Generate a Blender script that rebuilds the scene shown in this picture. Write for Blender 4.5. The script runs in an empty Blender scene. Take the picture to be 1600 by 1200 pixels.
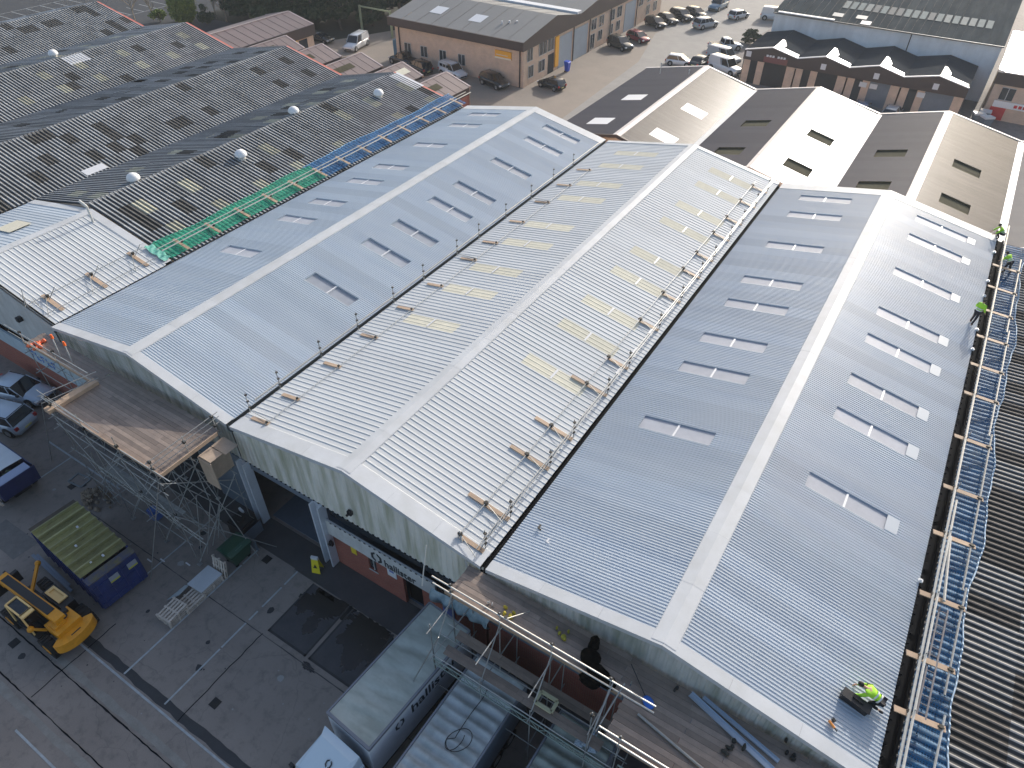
import bpy, bmesh, math, random
from math import sin, cos, pi, radians as R
from mathutils import Vector, Matrix, Euler
random.seed(7)
S = bpy.context.scene
COL = S.collection

# ---------------------------------------------------------------- camera, sky, sun, exposure
cd = bpy.data.cameras.new("Camera"); cam = bpy.data.objects.new("Camera", cd); COL.objects.link(cam)
yaw, pit, rol = -0.5579, 0.7250, 0.0092
fw = Vector((sin(yaw)*cos(pit), cos(yaw)*cos(pit), -sin(pit)))
rt = Vector((cos(yaw), -sin(yaw), 0)); up = rt.cross(fw)
Rv = cos(rol)*rt + sin(rol)*up; Uv = -sin(rol)*rt + cos(rol)*up
M = Matrix((Rv, Uv, -fw)).transposed().to_4x4(); M.translation = Vector((26.1658, -14.1845, 33.653))
cam.matrix_world = M
cd.sensor_width = 36; cd.lens = 1097.87/1600*36; cd.clip_start = 0.5; cd.clip_end = 3000
S.camera = cam
SUN_AZ, SUN_EL = R(2.0), R(22.8)      # azimuth from +Y towards +X
w = bpy.data.worlds.new("World"); S.world = w; w.use_nodes = True
nt = w.node_tree; bg = nt.nodes["Background"]
sky = nt.nodes.new("ShaderNodeTexSky"); sky.sky_type = 'NISHITA'; sky.sun_disc = False
sky.sun_elevation = SUN_EL; sky.sun_rotation = SUN_AZ; sky.air_density = 1.0; sky.dust_density = 3.0; sky.ozone_density = 0.8
nt.links.new(sky.outputs[0], bg.inputs[0]); bg.inputs[1].default_value = 0.15
sl = bpy.data.lights.new("sun", 'SUN'); sl.energy = 3.0; sl.angle = R(0.55); sl.color = (1.0, 0.95, 0.885)
so = bpy.data.objects.new("sun", sl); COL.objects.link(so)
sd = Vector((sin(SUN_AZ)*cos(SUN_EL), cos(SUN_AZ)*cos(SUN_EL), sin(SUN_EL)))
so.rotation_euler = sd.to_track_quat('Z', 'Y').to_euler(); so.location = (0, 60, 60)
vs = S.view_settings; vs.view_transform = 'Standard'; vs.look = 'None'; vs.gamma = 1; vs.use_curve_mapping = False
vs.exposure = 0.43
S.cycles.max_bounces = 6; S.cycles.diffuse_bounces = 3; S.cycles.transparent_max_bounces = 12

# ---------------------------------------------------------------- materials
MC = {}
def mat(name, col, rough=0.7, metal=0.0, noise=None, rnd=0.0, bump=0.0, spec=0.5, streak=None, col2=None, alpha=None, coat=0, emit=None):
    """noise=(scale, amount); col2 mixes in by noise; rnd = per-object value variation; streak=(scale vec, amount, colour)"""
    if name in MC: return MC[name]
    m = bpy.data.materials.new(name); m.use_nodes = True; MC[name] = m
    t = m.node_tree; N = t.nodes; Lk = t.links.new; b = N["Principled BSDF"]
    b.inputs["Roughness"].default_value = rough; b.inputs["Metallic"].default_value = metal
    b.inputs["Specular IOR Level"].default_value = spec
    if coat: b.inputs["Coat Weight"].default_value = coat; b.inputs["Coat Roughness"].default_value = .12
    rgb = N.new("ShaderNodeRGB"); rgb.outputs[0].default_value = (*col, 1); out = rgb.outputs[0]
    tc = N.new("ShaderNodeTexCoord"); geo = N.new("ShaderNodeNewGeometry")
    if noise or col2:
        sc, am = noise if noise else (2.0, .5)
        n = N.new("ShaderNodeTexNoise"); n.inputs["Scale"].default_value = sc; n.inputs["Detail"].default_value = 7; n.inputs["Roughness"].default_value = .62
        Lk(geo.outputs["Position"], n.inputs["Vector"])
        r = N.new("ShaderNodeMapRange"); r.inputs[1].default_value = .3; r.inputs[2].default_value = .7; Lk(n.outputs[0], r.inputs[0])
        mx = N.new("ShaderNodeMix"); mx.data_type = 'RGBA'; Lk(out, mx.inputs[6])
        c2 = col2 if col2 else tuple(c*(1-am) for c in col)
        mx.inputs[7].default_value = (*c2, 1); Lk(r.outputs[0], mx.inputs[0]); out = mx.outputs[2]
        n3 = N.new("ShaderNodeTexNoise"); n3.inputs["Scale"].default_value = sc*9; n3.inputs["Detail"].default_value = 4
        Lk(geo.outputs["Position"], n3.inputs["Vector"])
        r3 = N.new("ShaderNodeMapRange"); r3.inputs[3].default_value = 1-am*.5; r3.inputs[4].default_value = 1+am*.5; Lk(n3.outputs[0], r3.inputs[0])
        m3 = N.new("ShaderNodeMix"); m3.data_type = 'RGBA'; m3.blend_type = 'MULTIPLY'; m3.inputs[0].default_value = 1
        Lk(out, m3.inputs[6]); Lk(r3.outputs[0], m3.inputs[7]); out = m3.outputs[2]
    if streak:
        sv, am, sc_ = streak
        mp = N.new("ShaderNodeMapping"); mp.inputs["Scale"].default_value = sv; Lk(geo.outputs["Position"], mp.inputs[0])
        n = N.new("ShaderNodeTexNoise"); n.inputs["Scale"].default_value = 1; n.inputs["Detail"].default_value = 6; Lk(mp.outputs[0], n.inputs["Vector"])
        r = N.new("ShaderNodeMapRange"); r.inputs[1].default_value = .42; r.inputs[2].default_value = .68; r.inputs[4].default_value = am; Lk(n.outputs[0], r.inputs[0])
        mx = N.new("ShaderNodeMix"); mx.data_type = 'RGBA'; Lk(out, mx.inputs[6]); mx.inputs[7].default_value = (*sc_, 1); Lk(r.outputs[0], mx.inputs[0]); out = mx.outputs[2]
    if rnd:
        oi = N.new("ShaderNodeObjectInfo")
        r = N.new("ShaderNodeMapRange"); r.inputs[3].default_value = 1-rnd; r.inputs[4].default_value = 1+rnd*.7; Lk(oi.outputs["Random"], r.inputs[0])
        mx = N.new("ShaderNodeMix"); mx.data_type = 'RGBA'; mx.blend_type = 'MULTIPLY'; mx.inputs[0].default_value = 1
        Lk(out, mx.inputs[6]); Lk(r.outputs[0], mx.inputs[7]); out = mx.outputs[2]
    Lk(out, b.inputs["Base Color"])
    if bump:
        n = N.new("ShaderNodeTexNoise"); n.inputs["Scale"].default_value = 9; n.inputs["Detail"].default_value = 8; Lk(geo.outputs["Position"], n.inputs["Vector"])
        bp = N.new("ShaderNodeBump"); bp.inputs["Strength"].default_value = bump; bp.inputs["Distance"].default_value = .03
        Lk(n.outputs[0], bp.inputs["Height"]); Lk(bp.outputs[0], b.inputs["Normal"])
    if alpha is not None: b.inputs["Alpha"].default_value = alpha
    if emit: b.inputs["Emission Color"].default_value = (*emit, 1)
    return m

def brickmat(name, c1, c2, mortar, scale=1.0):
    if name in MC: return MC[name]
    m = bpy.data.materials.new(name); m.use_nodes = True; MC[name] = m
    t = m.node_tree; N = t.nodes; Lk = t.links.new; b = N["Principled BSDF"]; b.inputs["Roughness"].default_value = .85
    geo = N.new("ShaderNodeNewGeometry"); sx = N.new("ShaderNodeSeparateXYZ"); Lk(geo.outputs["Position"], sx.inputs[0])
    ad = N.new("ShaderNodeMath"); Lk(sx.outputs[0], ad.inputs[0]); Lk(sx.outputs[1], ad.inputs[1])
    cx = N.new("ShaderNodeCombineXYZ"); Lk(ad.outputs[0], cx.inputs[0]); Lk(sx.outputs[2], cx.inputs[1])
    br = N.new("ShaderNodeTexBrick"); br.inputs["Scale"].default_value = 1/scale
    br.inputs["Brick Width"].default_value = .225; br.inputs["Row Height"].default_value = .075; br.inputs["Mortar Size"].default_value = .008
    br.inputs["Color1"].default_value = (*c1, 1); br.inputs["Color2"].default_value = (*c2, 1); br.inputs["Mortar"].default_value = (*mortar, 1)
    Lk(cx.outputs[0], br.inputs["Vector"])
    n = N.new("ShaderNodeTexNoise"); n.inputs["Scale"].default_value = 1.3; n.inputs["Detail"].default_value = 5; Lk(geo.outputs["Position"], n.inputs["Vector"])
    r = N.new("ShaderNodeMapRange"); r.inputs[3].default_value = .75; r.inputs[4].default_value = 1.2; Lk(n.outputs[0], r.inputs[0])
    mx = N.new("ShaderNodeMix"); mx.data_type = 'RGBA'; mx.blend_type = 'MULTIPLY'; mx.inputs[0].default_value = 1
    Lk(br.outputs[0], mx.inputs[6]); Lk(r.outputs[0], mx.inputs[7]); Lk(mx.outputs[2], b.inputs["Base Color"])
    return m

m_roofA = mat("roof_sheet_grey", (.54,.595,.645), .42, .0, (.5, .05), rnd=.085, spec=.5, streak=((.12,1.3,1),.5,(.45,.52,.60)))
m_roofC = mat("roof_sheet_blue_grey", (.50,.55,.60), .40, .0, (.5, .05), rnd=.095, spec=.55, streak=((.12,1.2,1),.55,(.41,.475,.555)))
m_roofB = mat("roof_sheet_white", (.59,.61,.62), .6, .0, (.4,.06), rnd=.045, spec=.2, streak=((.3,2.0,1),.35,(.50,.53,.55)))
m_cap = mat("flashing_pale", (.58,.60,.62), .5, 0, (.8,.08), rnd=.06, spec=.35, streak=((1.2,1.2,1),.4,(.46,.47,.46)))
m_light = mat("rooflight_clear", (.43,.45,.50), .5, 0, (1.5,.14), rnd=.08, spec=.25)
m_lightA = mat("rooflight_smoky", (.36,.39,.44), .35, 0, (1.5,.15), rnd=.12, spec=.5)
m_lightB = mat("rooflight_cream", (.68,.655,.54), .75, 0, (2.5,.12), rnd=.06, spec=.1)
m_bar = mat("rooflight_bar", (.66,.67,.69), .4)
m_black = mat("gutter_black", (.010,.011,.013), .9, spec=.08)
m_gutter = mat("gutter_grey", (.10, .115, .125), .5, .2, (3, .3))
m_clad = mat("gable_cladding", (.78,.765,.69), .6, 0, (.9,.12), rnd=.06, streak=((2.2,1,.22),.85,(.34,.35,.23)))
m_cladA = mat("gable_cladding_grey", (.56,.57,.54), .6, 0, (.9,.15), rnd=.06, streak=((2.4,1,.3),.8,(.22,.25,.19)))
m_asb = mat("asbestos_crest", (.50,.515,.515), .85, 0, (1.6,.25), rnd=.22, bump=.2, streak=((.5,1.6,1),.6,(.33,.345,.35)))  # crest tone kept pale: sunlight on the ribs put into the colour
m_asbd = mat("asbestos_moss_shade", (.028,.032,.037), .9, 0, (2.5,.4), rnd=.3, col2=(.07,.077,.085))  # valley tone: moss, plus the shade between ribs painted in
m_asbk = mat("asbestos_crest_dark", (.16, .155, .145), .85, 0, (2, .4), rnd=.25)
m_asbkd = mat("asbestos_black_moss_shade", (.022, .021, .018), .9, 0, (2, .4), rnd=.3)  # valleys of the blackened sheets: moss with painted rib shade
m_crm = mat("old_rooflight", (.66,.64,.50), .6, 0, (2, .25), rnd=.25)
m_crmd = mat("old_rooflight_dirt_shade", (.26,.25,.18), .7, 0, (2, .4), rnd=.25)  # rooflight valleys: dirt with painted rib shade
m_white = mat("white_paint", (.78, .79, .80), .4)
m_offw = mat("aged_white", (.62, .63, .62), .6, 0, (1.2, .2), streak=((2, 2, .3), .4, (.38, .38, .35)))
m_steelw = mat("column_white", (.60, .64, .70), .5, 0, (1.5, .15))
m_tube = mat("galvanised_tube", (.50, .50, .48), .42, .65, (6, .3), rnd=.2)
m_tubeg = mat("galvanised_tube_old", (.40,.41,.40), .5, .25, (5, .3), rnd=.3)
m_lattice = mat("lattice_green_grey", (.28, .36, .33), .5, .4, (6, .3))
m_coup = mat("coupler", (.09, .085, .075), .6, .5, (9, .4), rnd=.4)
m_wood = mat("scaffold_board", (.30,.235,.19), .42, 0, (2.5,.3), rnd=.28, spec=.6, streak=((.6,9,1),.5,(.19,.155,.135)))
m_wood2 = mat("scaffold_board_new", (.50,.36,.25), .6, 0, (2.5, .25), rnd=.18)
m_ply = mat("plywood", (.52, .40, .30), .75, 0, (1.5, .25), rnd=.15)
m_pallet = mat("pallet_wood", (.66,.58,.50), .8, 0, (3, .3), rnd=.15)
m_yel = mat("hi_vis_yellow", (.42, .82, .04), .7, 0, (8, .15))
m_trou = mat("dark_trousers", (.012, .013, .02), .8)
m_skin = mat("skin", (.52, .30, .21), .6)
m_hair = mat("dark_hair", (.02, .016, .012), .7)
m_tyre = mat("tyre", (.012, .012, .013), .75, 0, (9, .3))
m_rim = mat("rim_alloy", (.40, .41, .42), .35, .7)
m_glass = mat("vehicle_glass", (.010, .013, .018), .06, 0, spec=.8)
m_wglass = mat("window_glass", (.035, .045, .055), .1, 0, spec=.8)
m_red = mat("tail_red", (.45, .02, .02), .3)
m_lamp = mat("headlamp", (.7, .72, .74), .15, .2)
m_plastic = mat("black_plastic", (.015, .015, .017), .5)
m_brown = mat("brown_roof", (.088,.080,.092), .6, .0, (.8, .12), rnd=.10, spec=.7, streak=((.2,2.5,1),.4,(.085,.077,.085)))
m_brownA = mat("brown_roof_glare", (.064,.067,.073), .32, .1, (.8, .14), rnd=.09, spec=.7, streak=((.2,2.5,1),.5,(.105,.107,.112)))  # right-slope copy of the brown roof, sun glare put into it
m_brownw = mat("brown_fascia", (.055, .040, .040), .6, 0, (1, .15))
m_pinkw = mat("pale_verge", (.66, .60, .57), .5)
m_redv = mat("red_verge", (.62, .17, .12), .6, 0, (2, .2))
m_khaki = mat("old_glazing_khaki", (.10,.094,.062), .95, 0, (3,.3), rnd=.15, spec=.1)
m_tan = brickmat("tan_brick", (.66,.48,.36), (.60,.43,.32), (.60,.52,.44))
m_redb = brickmat("red_brick", (.36, .085, .05), (.30, .065, .045), (.30, .22, .18))
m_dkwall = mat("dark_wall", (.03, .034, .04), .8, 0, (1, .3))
m_bluegrey = mat("blue_grey_panel", (.16, .20, .25), .6, 0, (.8, .2))
m_greyblock = mat("grey_render", (.72,.77,.82), .8, 0, (.35, .12), streak=((.6, .6, .1), .3, (.28, .3, .32)))

# ---------------------------------------------------------------- mesh helpers
class MB:
    def __init__(s): s.v = []; s.f = []; s.mi = []
    def add(s, vs, fs, mi=0):
        o = len(s.v); s.v += [tuple(p) for p in vs]; s.f += [tuple(i+o for i in f) for f in fs]; s.mi += [mi]*len(fs); return s
    def box(s, x0, y0, z0, x1, y1, z1, mi=0):
        v = [(x0,y0,z0),(x1,y0,z0),(x1,y1,z0),(x0,y1,z0),(x0,y0,z1),(x1,y0,z1),(x1,y1,z1),(x0,y1,z1)]
        return s.add(v, [(0,3,2,1),(4,5,6,7),(0,1,5,4),(1,2,6,5),(2,3,7,6),(3,0,4,7)], mi)
    def quad(s, a, b, c, d, mi=0): return s.add([a,b,c,d], [(0,1,2,3)], mi)
    def tube(s, p, q, r, n=6, mi=0, r2=None, caps=True):
        p = Vector(p); q = Vector(q); d = (q-p).normalized(); r2 = r if r2 is None else r2
        a = d.orthogonal().normalized(); b = d.cross(a)
        vs = [p+(a*cos(2*pi*i/n)+b*sin(2*pi*i/n))*r for i in range(n)] + [q+(a*cos(2*pi*i/n)+b*sin(2*pi*i/n))*r2 for i in range(n)]
        fs = [(i,(i+1)%n,(i+1)%n+n,i+n) for i in range(n)]
        if caps: fs += [tuple(range(n-1,-1,-1)), tuple(range(n,2*n))]
        return s.add(vs, fs, mi)
    def bar(s, p, q, w, h, mi=0):
        p = Vector(p); q = Vector(q); d = (q-p).normalized(); a = d.cross(Vector((0,0,1)))
        if a.length < .01: a = Vector((1,0,0))
        a.normalize(); b = a.cross(d).normalized(); a = a*w/2; b = b*h/2
        vs = [p-a-b,p+a-b,p+a+b,p-a+b,q-a-b,q+a-b,q+a+b,q-a+b]
        return s.add(vs, [(0,1,2,3),(7,6,5,4),(0,4,5,1),(1,5,6,2),(2,6,7,3),(3,7,4,0)], mi)
    def prism(s, poly, axis, a, b, mi=0):
        """poly in the two other axes (order x,y,z without axis), extruded from a to b"""
        def P(u, v, t): return {0:(t,u,v),1:(u,t,v),2:(u,v,t)}[axis]
        n = len(poly); vs = [P(u,v,a) for u,v in poly]+[P(u,v,b) for u,v in poly]
        return s.add(vs, [tuple(range(n)), tuple(range(2*n-1,n-1,-1))]+[(i,i+n,(i+1)%n+n,(i+1)%n) for i in range(n)], mi)
    def ball(s, c, rx, ry, rz, nu=10, nv=6, mi=0, jit=0, half=False):
        c = Vector(c); vs = []; v0 = nv//2 if half else 0
        rows = list(range(0, nv+1))
        for j in rows:
            th = pi*j/nv*(.5 if half else 1)
            for i in range(nu):
                k = 1+random.uniform(-jit, jit)
                vs.append((c.x+rx*k*sin(th)*cos(2*pi*i/nu), c.y+ry*k*sin(th)*sin(2*pi*i/nu), c.z+rz*k*cos(th)))
        fs = [(j*nu+i, (j+1)*nu+i, (j+1)*nu+(i+1)%nu, j*nu+(i+1)%nu) for j in range(nv) for i in range(nu)]
        return s.add(vs, fs, mi)
    def mesh(s, name, mats, off=(0,0,0), smooth=False):
        me = bpy.data.meshes.new(name); o = Vector(off)
        me.from_pydata([tuple(Vector(p)-o) for p in s.v], [], s.f)
        for m in (mats if isinstance(mats, (list, tuple)) else [mats]): me.materials.append(m)
        if any(s.mi): me.polygons.foreach_set("material_index", s.mi)
        me.update()
        bm = bmesh.new(); bm.from_mesh(me); bmesh.ops.recalc_face_normals(bm, faces=bm.faces); bm.to_mesh(me); bm.free()
        if smooth:
            me.polygons.foreach_set("use_smooth", [True]*len(me.polygons))
        return me

def link(name, me, parent=None, loc=(0,0,0), rot=(0,0,0)):
    o = bpy.data.objects.new(name, me); COL.objects.link(o); o.location = loc; o.rotation_euler = rot
    if parent: o.parent = parent
    return o
def tag(o, label=None, cat=None, group=None, kind=None):
    if label: o['label'] = label
    if cat: o['category'] = cat
    if group: o['group'] = group
    if kind: o['kind'] = kind
    return o
def thing(name, label, cat, loc=(0,0,0), rz=0, group=None):
    o = bpy.data.objects.new(name, None); COL.objects.link(o); o.location = loc; o.rotation_euler = (0,0,rz); o.empty_display_size = .3
    return tag(o, label, cat, group)
def wpos(T):
    return Vector(T.location) + (wpos(T.parent) if T.parent else Vector((0,0,0)))
def part(name, mb, mats, T, smooth=False, kind=None, world=True, label=None):
    """child mesh; world=True: mb coordinates are world (T unrotated), else local to T"""
    off = wpos(T) if world else Vector((0,0,0))
    o = link(name, mb.mesh(name, mats, off, smooth), T)
    if kind: o['kind'] = kind
    if label: o['label'] = label
    return o
def solo(name, mb, mats, label, cat, group=None, smooth=False, loc=(0,0,0), rz=0, kind=None):
    o = link(name, mb.mesh(name, mats, (0,0,0), smooth), None, loc, (0,0,rz)); return tag(o, label, cat, group, kind)
def copy_tree(o, parent=None):
    c = o.copy(); COL.objects.link(c)
    if parent: c.parent = parent
    for ch in list(o.children): copy_tree(ch, c)
    return c
def struct(name, mb, mats): return tag(link(name, mb.mesh(name, mats)), kind='structure')
def text_mesh(txt, size, m, extrude=.01, bold=0):
    cu = bpy.data.curves.new("t", 'FONT'); cu.body = txt; cu.size = size; cu.extrude = extrude; cu.offset = bold; cu.resolution_u = 2
    o = bpy.data.objects.new("t", cu); COL.objects.link(o); dg = bpy.context.evaluated_depsgraph_get()
    me = bpy.data.meshes.new_from_object(o.evaluated_get(dg)); bpy.data.objects.remove(o); me.materials.clear(); me.materials.append(m); return me

# ---------------------------------------------------------------- ground
def groundmat():
    m = bpy.data.materials.new("yard_asphalt"); m.use_nodes = True; t = m.node_tree; N = t.nodes; Lk = t.links.new; b = N["Principled BSDF"]
    geo = N.new("ShaderNodeNewGeometry"); b.inputs["Roughness"].default_value = .82
    def noise(sc, det=6, ro=.6, dist=0):
        n = N.new("ShaderNodeTexNoise"); n.inputs["Scale"].default_value = sc; n.inputs["Detail"].default_value = det; n.inputs["Roughness"].default_value = ro
        n.inputs["Distortion"].default_value = dist; Lk(geo.outputs["Position"], n.inputs["Vector"]); return n.outputs[0]
    def mr(a, lo, hi, x, y):
        r = N.new("ShaderNodeMapRange"); r.inputs[1].default_value = lo; r.inputs[2].default_value = hi; r.inputs[3].default_value = x; r.inputs[4].default_value = y; Lk(a, r.inputs[0]); return r.outputs[0]
    def mix(f, a, b_, bt='MIX'):
        mx = N.new("ShaderNodeMix"); mx.data_type = 'RGBA'; mx.blend_type = bt
        for s_, v in ((0, f), (6, a), (7, b_)):
            if isinstance(v, (int, float)): mx.inputs[s_].default_value = v
            elif isinstance(v, tuple): mx.inputs[s_].default_value = (*v, 1)
            else: Lk(v, mx.inputs[s_])
        return mx.outputs[2]
    c = mix(mr(noise(.25), .35, .65, 0, 1), (.225,.195,.175), (.275,.24,.215))
    c = mix(mr(noise(1.7, 8, .7), .50, .72, 0, .5), c, (.075, .07, .07))
    c = mix(1, c, mr(noise(30, 3), 0, 1, .75, 1.25), 'MULTIPLY')
    v = N.new("ShaderNodeTexVoronoi"); v.feature = 'DISTANCE_TO_EDGE'; v.inputs["Scale"].default_value = .22
    mp = N.new("ShaderNodeVectorMath"); mp.operation = 'ADD'; Lk(geo.outputs["Position"], mp.inputs[0])
    nn = N.new("ShaderNodeTexNoise"); nn.inputs["Scale"].default_value = .8; Lk(geo.outputs["Position"], nn.inputs["Vector"]); Lk(nn.outputs[1], mp.inputs[1]); Lk(mp.outputs[0], v.inputs["Vector"])
    c = mix(mr(v.outputs[0], 0, .006, .25, 0), c, (.05, .05, .05))
    Lk(c, b.inputs["Base Color"]); return m
m_ground = groundmat()
g = MB(); n = 24
g.quad((-1500,-1500,0),(1500,-1500,0),(1500,1500,0),(-1500,1500,0))
struct("ground", g, m_ground)
m_road = mat("road_asphalt", (.30,.285,.265), .8, 0, (.5,.12), bump=.1, col2=(.25,.238,.222))
m_pave = mat("beige_forecourt", (.30, .25, .205), .85, 0, (.35, .15), bump=.1, col2=(.25, .215, .18))
m_conc = mat("concrete_apron", (.075, .075, .078), .75, 0, (.8, .25), bump=.1, col2=(.055, .055, .058))
m_line = mat("line_paint", (.46, .50, .52), .7, 0, (2.5, .35))
m_wet = mat("wet_tarmac", (.008,.009,.011), .22, 0, (1.2, .3))
m_carpark = mat("car_park_tarmac", (.032,.038,.048), .9, 0, (.4, .15))
rd = MB(); rd.add([(-15.4,60,.008),(-5.5,60,.008),(-5.5,96,.008),(-6.7,108,.008),(-5,125,.008),(12,220,.008),(-2,220,.008),(-19.5,131,.008),(-20.8,105,.008),(-17,90,.008)], [tuple(range(10))]); struct("road", rd, m_road)
fc = MB(); fc.add([(-75,44.5,.004),(-15,44.5,.004),(-15.4,60,.004),(-17,90,.004),(-20.8,105,.004),(-19.5,131,.004),(-2,220,.004),(-75,220,.004)], [tuple(range(8))]); struct("forecourt_pavement", fc, m_pave)
cp = MB(); cp.quad((-220,44.5,.006),(-76,44.5,.006),(-76,160,.006),(-220,160,.006)); struct("car_park", cp, m_carpark)
ln = MB()
for i in range(14):
    y = 46+i*2.6
    ln.box(-121, y, .010, -116.2, y+.12, .014); ln.box(-107, y, .010, -102.2, y+.12, .014)
ln.box(-121.1, 46, .010, -121, 80, .014); ln.box(-102.1, 46, .01, -102, 80, .014)
struct("car_park_markings", ln, m_line)
ap = MB(); ap.box(-16, -1.55, .0, 33, .2, .03); ap.box(4.2, -1.62, 0, 33, -1.55, .05); struct("apron_pavement", ap, m_conc)
band = mat("repaired_strip", (.30,.285,.26), .85, 0, (1.5, .3), bump=.1)
bd = MB()
def strip(mb, x0, x1, y, wd, z, seed, step=.7, wob=.05):
    random.seed(seed); xs = []; x = x0
    while x < x1: xs.append(x); x += step
    xs.append(x1); a = [(x, y+wd/2+random.uniform(-wob, wob), z) for x in xs]; b = [(x, y-wd/2+random.uniform(-wob, wob), z) for x in xs]
    for i in range(len(xs)-1): mb.quad(b[i], b[i+1], a[i+1], a[i])
strip(bd, -3, 7.6, -11.63, .34, .008, 3); strip(bd, -8, 5.5, -14.0, .34, .008, 4); struct("repair_strips", bd, band)
cr = MB(); strip(cr, -9, 24, -11.95, .06, .010, 6, .3, .02); strip(cr, -9, 24, -13.6, .05, .010, 7, .3, .02)
for x, y0, y1 in ((5.6,-10.5,-5.0),(-1.2,-13.5,-8.8)):
    random.seed(int(x*10)); pts = []; y = y0
    while y < y1: pts.append((x+random.uniform(-.03,.03), y)); y += .35
    for i in range(len(pts)-1):
        cr.quad((pts[i][0]-.025,pts[i][1],.010),(pts[i][0]+.025,pts[i][1],.010),(pts[i+1][0]+.025,pts[i+1][1],.010),(pts[i+1][0]-.025,pts[i+1][1],.010))
struct("yard_joints", cr, m_black)
dk = MB(); strip(dk, -2.5, 10.5, -10.25, .42, .006, 9, .5, .04); struct("dark_patch_strip", dk, mat("dark_tar", (.045,.047,.052), .7, 0, (2,.3)))
yl = MB()
yl.box(1.47,-10.4,.010,1.57,-3.0,.014); yl.box(1.47,-2.9,.010,1.57,-1.7,.014)
for a, b_ in ((-10.3,-7.0),(-6.9,-5.3),(-5.1,-4.5),(-4.2,-2.8),(-2.6,-1.6)): yl.box(4.40,a,.010,4.49,b_,.014)
yl.box(-2.0,-10.66,.011,14.5,-10.56,.015); yl.box(-.34,-14.8,.011,4.6,-14.7,.015); yl.box(-2.45,-6.2,.010,-2.37,-1.7,.014)
yl.box(-16.5,-3.3,.010,-9,-3.2,.014); yl.box(-14.0,-8.0,.010,-13.9,-3.3,.014)
struct("bay_markings", yl, m_line)
# wet patches: two drained bays by the apron
random.seed(5); wt = MB()
def blob(cx, cy, rx, ry, n=64, jit=.30, z=.009):
    ps = []
    k = 1
    for i in range(n):
        k = .78*k+.22*(1+random.uniform(-jit, jit)*3.2); a = 2*pi*i/n; ps.append((cx+rx*k*cos(a), cy+ry*k*sin(a), z))
    wt.add(ps+[(cx,cy,z)], [(i,(i+1)%n,n) for i in range(n)])
wt.box(6.15,-1.95,.005,7.6,-1.7,.009)
blob(6.95,-2.45,1.15,.75); blob(8.15,-2.05,.85,.42,z=.0092); blob(7.35,-3.5,.35,.45,z=.0094); blob(9.75,-2.6,1.0,.95,z=.0096); blob(10.35,-3.7,.5,.8,z=.0098); blob(10.2,-1.95,1.1,.35,z=.0101); blob(6.3,-3.2,.25,.3,z=.0104); blob(8.9,-5.3,.5,.16,z=.0107); blob(11.5,-3,.9,1.2,z=.0110)
struct("puddle_water", wt, m_wet)
df = MB()
for x0, x1 in ((5.7,8.35),(8.55,11.4)):
    for (a,b_,c,d) in ((x0,-5.0,x1,-4.88),(x0,-5.0,x0+.1,-1.7),(x1-.1,-5.0,x1,-1.7)): df.box(a,b_,.004,c,d,.013)
bf = MB(); bf.box(5.8,-4.9,.002,8.3,-1.7,.0052); bf.box(8.6,-4.9,.002,11.35,-1.7,.0052); struct("sunken_bays", bf, mat("sunken_tarmac", (.075,.075,.082), .7, 0, (1.2,.3), bump=.15))
struct("bay_kerbs", df, mat("kerb_dark", (.05,.05,.052), .8, 0, (2,.3)))
random.seed(52); pt = MB()
for (x0,y0,x1,y1) in ((10.2,-13.6,13.9,-11.4),(-12.6,-9.6,-9.5,-8.2)):
    z = .0055+.0003*len(pt.f); pt.add([(x0+random.uniform(-.1,.1),y0,z),(x1,y0+random.uniform(-.1,.1),z),(x1+random.uniform(-.1,.1),y1,z),(x0,y1+random.uniform(-.1,.1),z)],[(0,1,2,3)], len(pt.f) % 2)
tag(link("yard_patches", pt.mesh("patches", [mat("patch_dark", (.14,.13,.125), .8, 0, (2,.3), bump=.2), mat("patch_light", (.20,.188,.178), .85, 0, (2,.3), bump=.2)])), kind='structure')
dr_ = MB()
for (x,y) in ((-11.9,-4.9),(6.2,-9.2),(2.2,-2.2),(-4.8,-12.6)):
    dr_.box(x,y,.006,x+.45,y+.45,.016)
    for k in range(5): dr_.box(x+.04,y+.05+k*.08,.016,x+.41,y+.08+k*.08,.022)
struct("drain_covers", dr_, mat("cast_iron", (.03,.03,.032), .6, .5))
ty = MB(); 
for (cx,cy,r,a0,a1) in ((12,-18,9,1.7,2.9),(12,-18,10.6,1.7,2.9),(-2,-22,12,.9,1.6),(-2,-22,13.7,.9,1.6),(16,-6,7,2.4,3.5),(16,-6,8.5,2.4,3.5)):
    n_ = 40
    for i in range(n_):
        u = a0+(a1-a0)*i/n_; v = a0+(a1-a0)*(i+1)/n_; w_ = .13*random.uniform(.7,1.2)
        ty.quad((cx+r*cos(u),cy+r*sin(u),.0122),(cx+(r+w_)*cos(u),cy+(r+w_)*sin(u),.0122),(cx+(r+w_)*cos(v),cy+(r+w_)*sin(v),.0122),(cx+r*cos(v),cy+r*sin(v),.0122))
if 0: struct("tyre_marks", ty, mat("tyre_mark", (.150,.138,.13), .75, 0, (4,.35)))
jt = MB()
for y in (-5.3,): strip(jt, -9, 20, y, .045, .0118, int(-y*7), .4, .012)
for x in (12.1,): 
    for k in range(14): jt.quad((x-.02,-10.5+k*.64,.0119),(x+.02,-10.5+k*.64,.0119),(x+.02+random.uniform(-.01,.01),-9.86+k*.64,.0119),(x-.02,-9.86+k*.64,.0119))
struct("slab_joints", jt, mat("joint_dark", (.06,.058,.058), .8))
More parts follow.
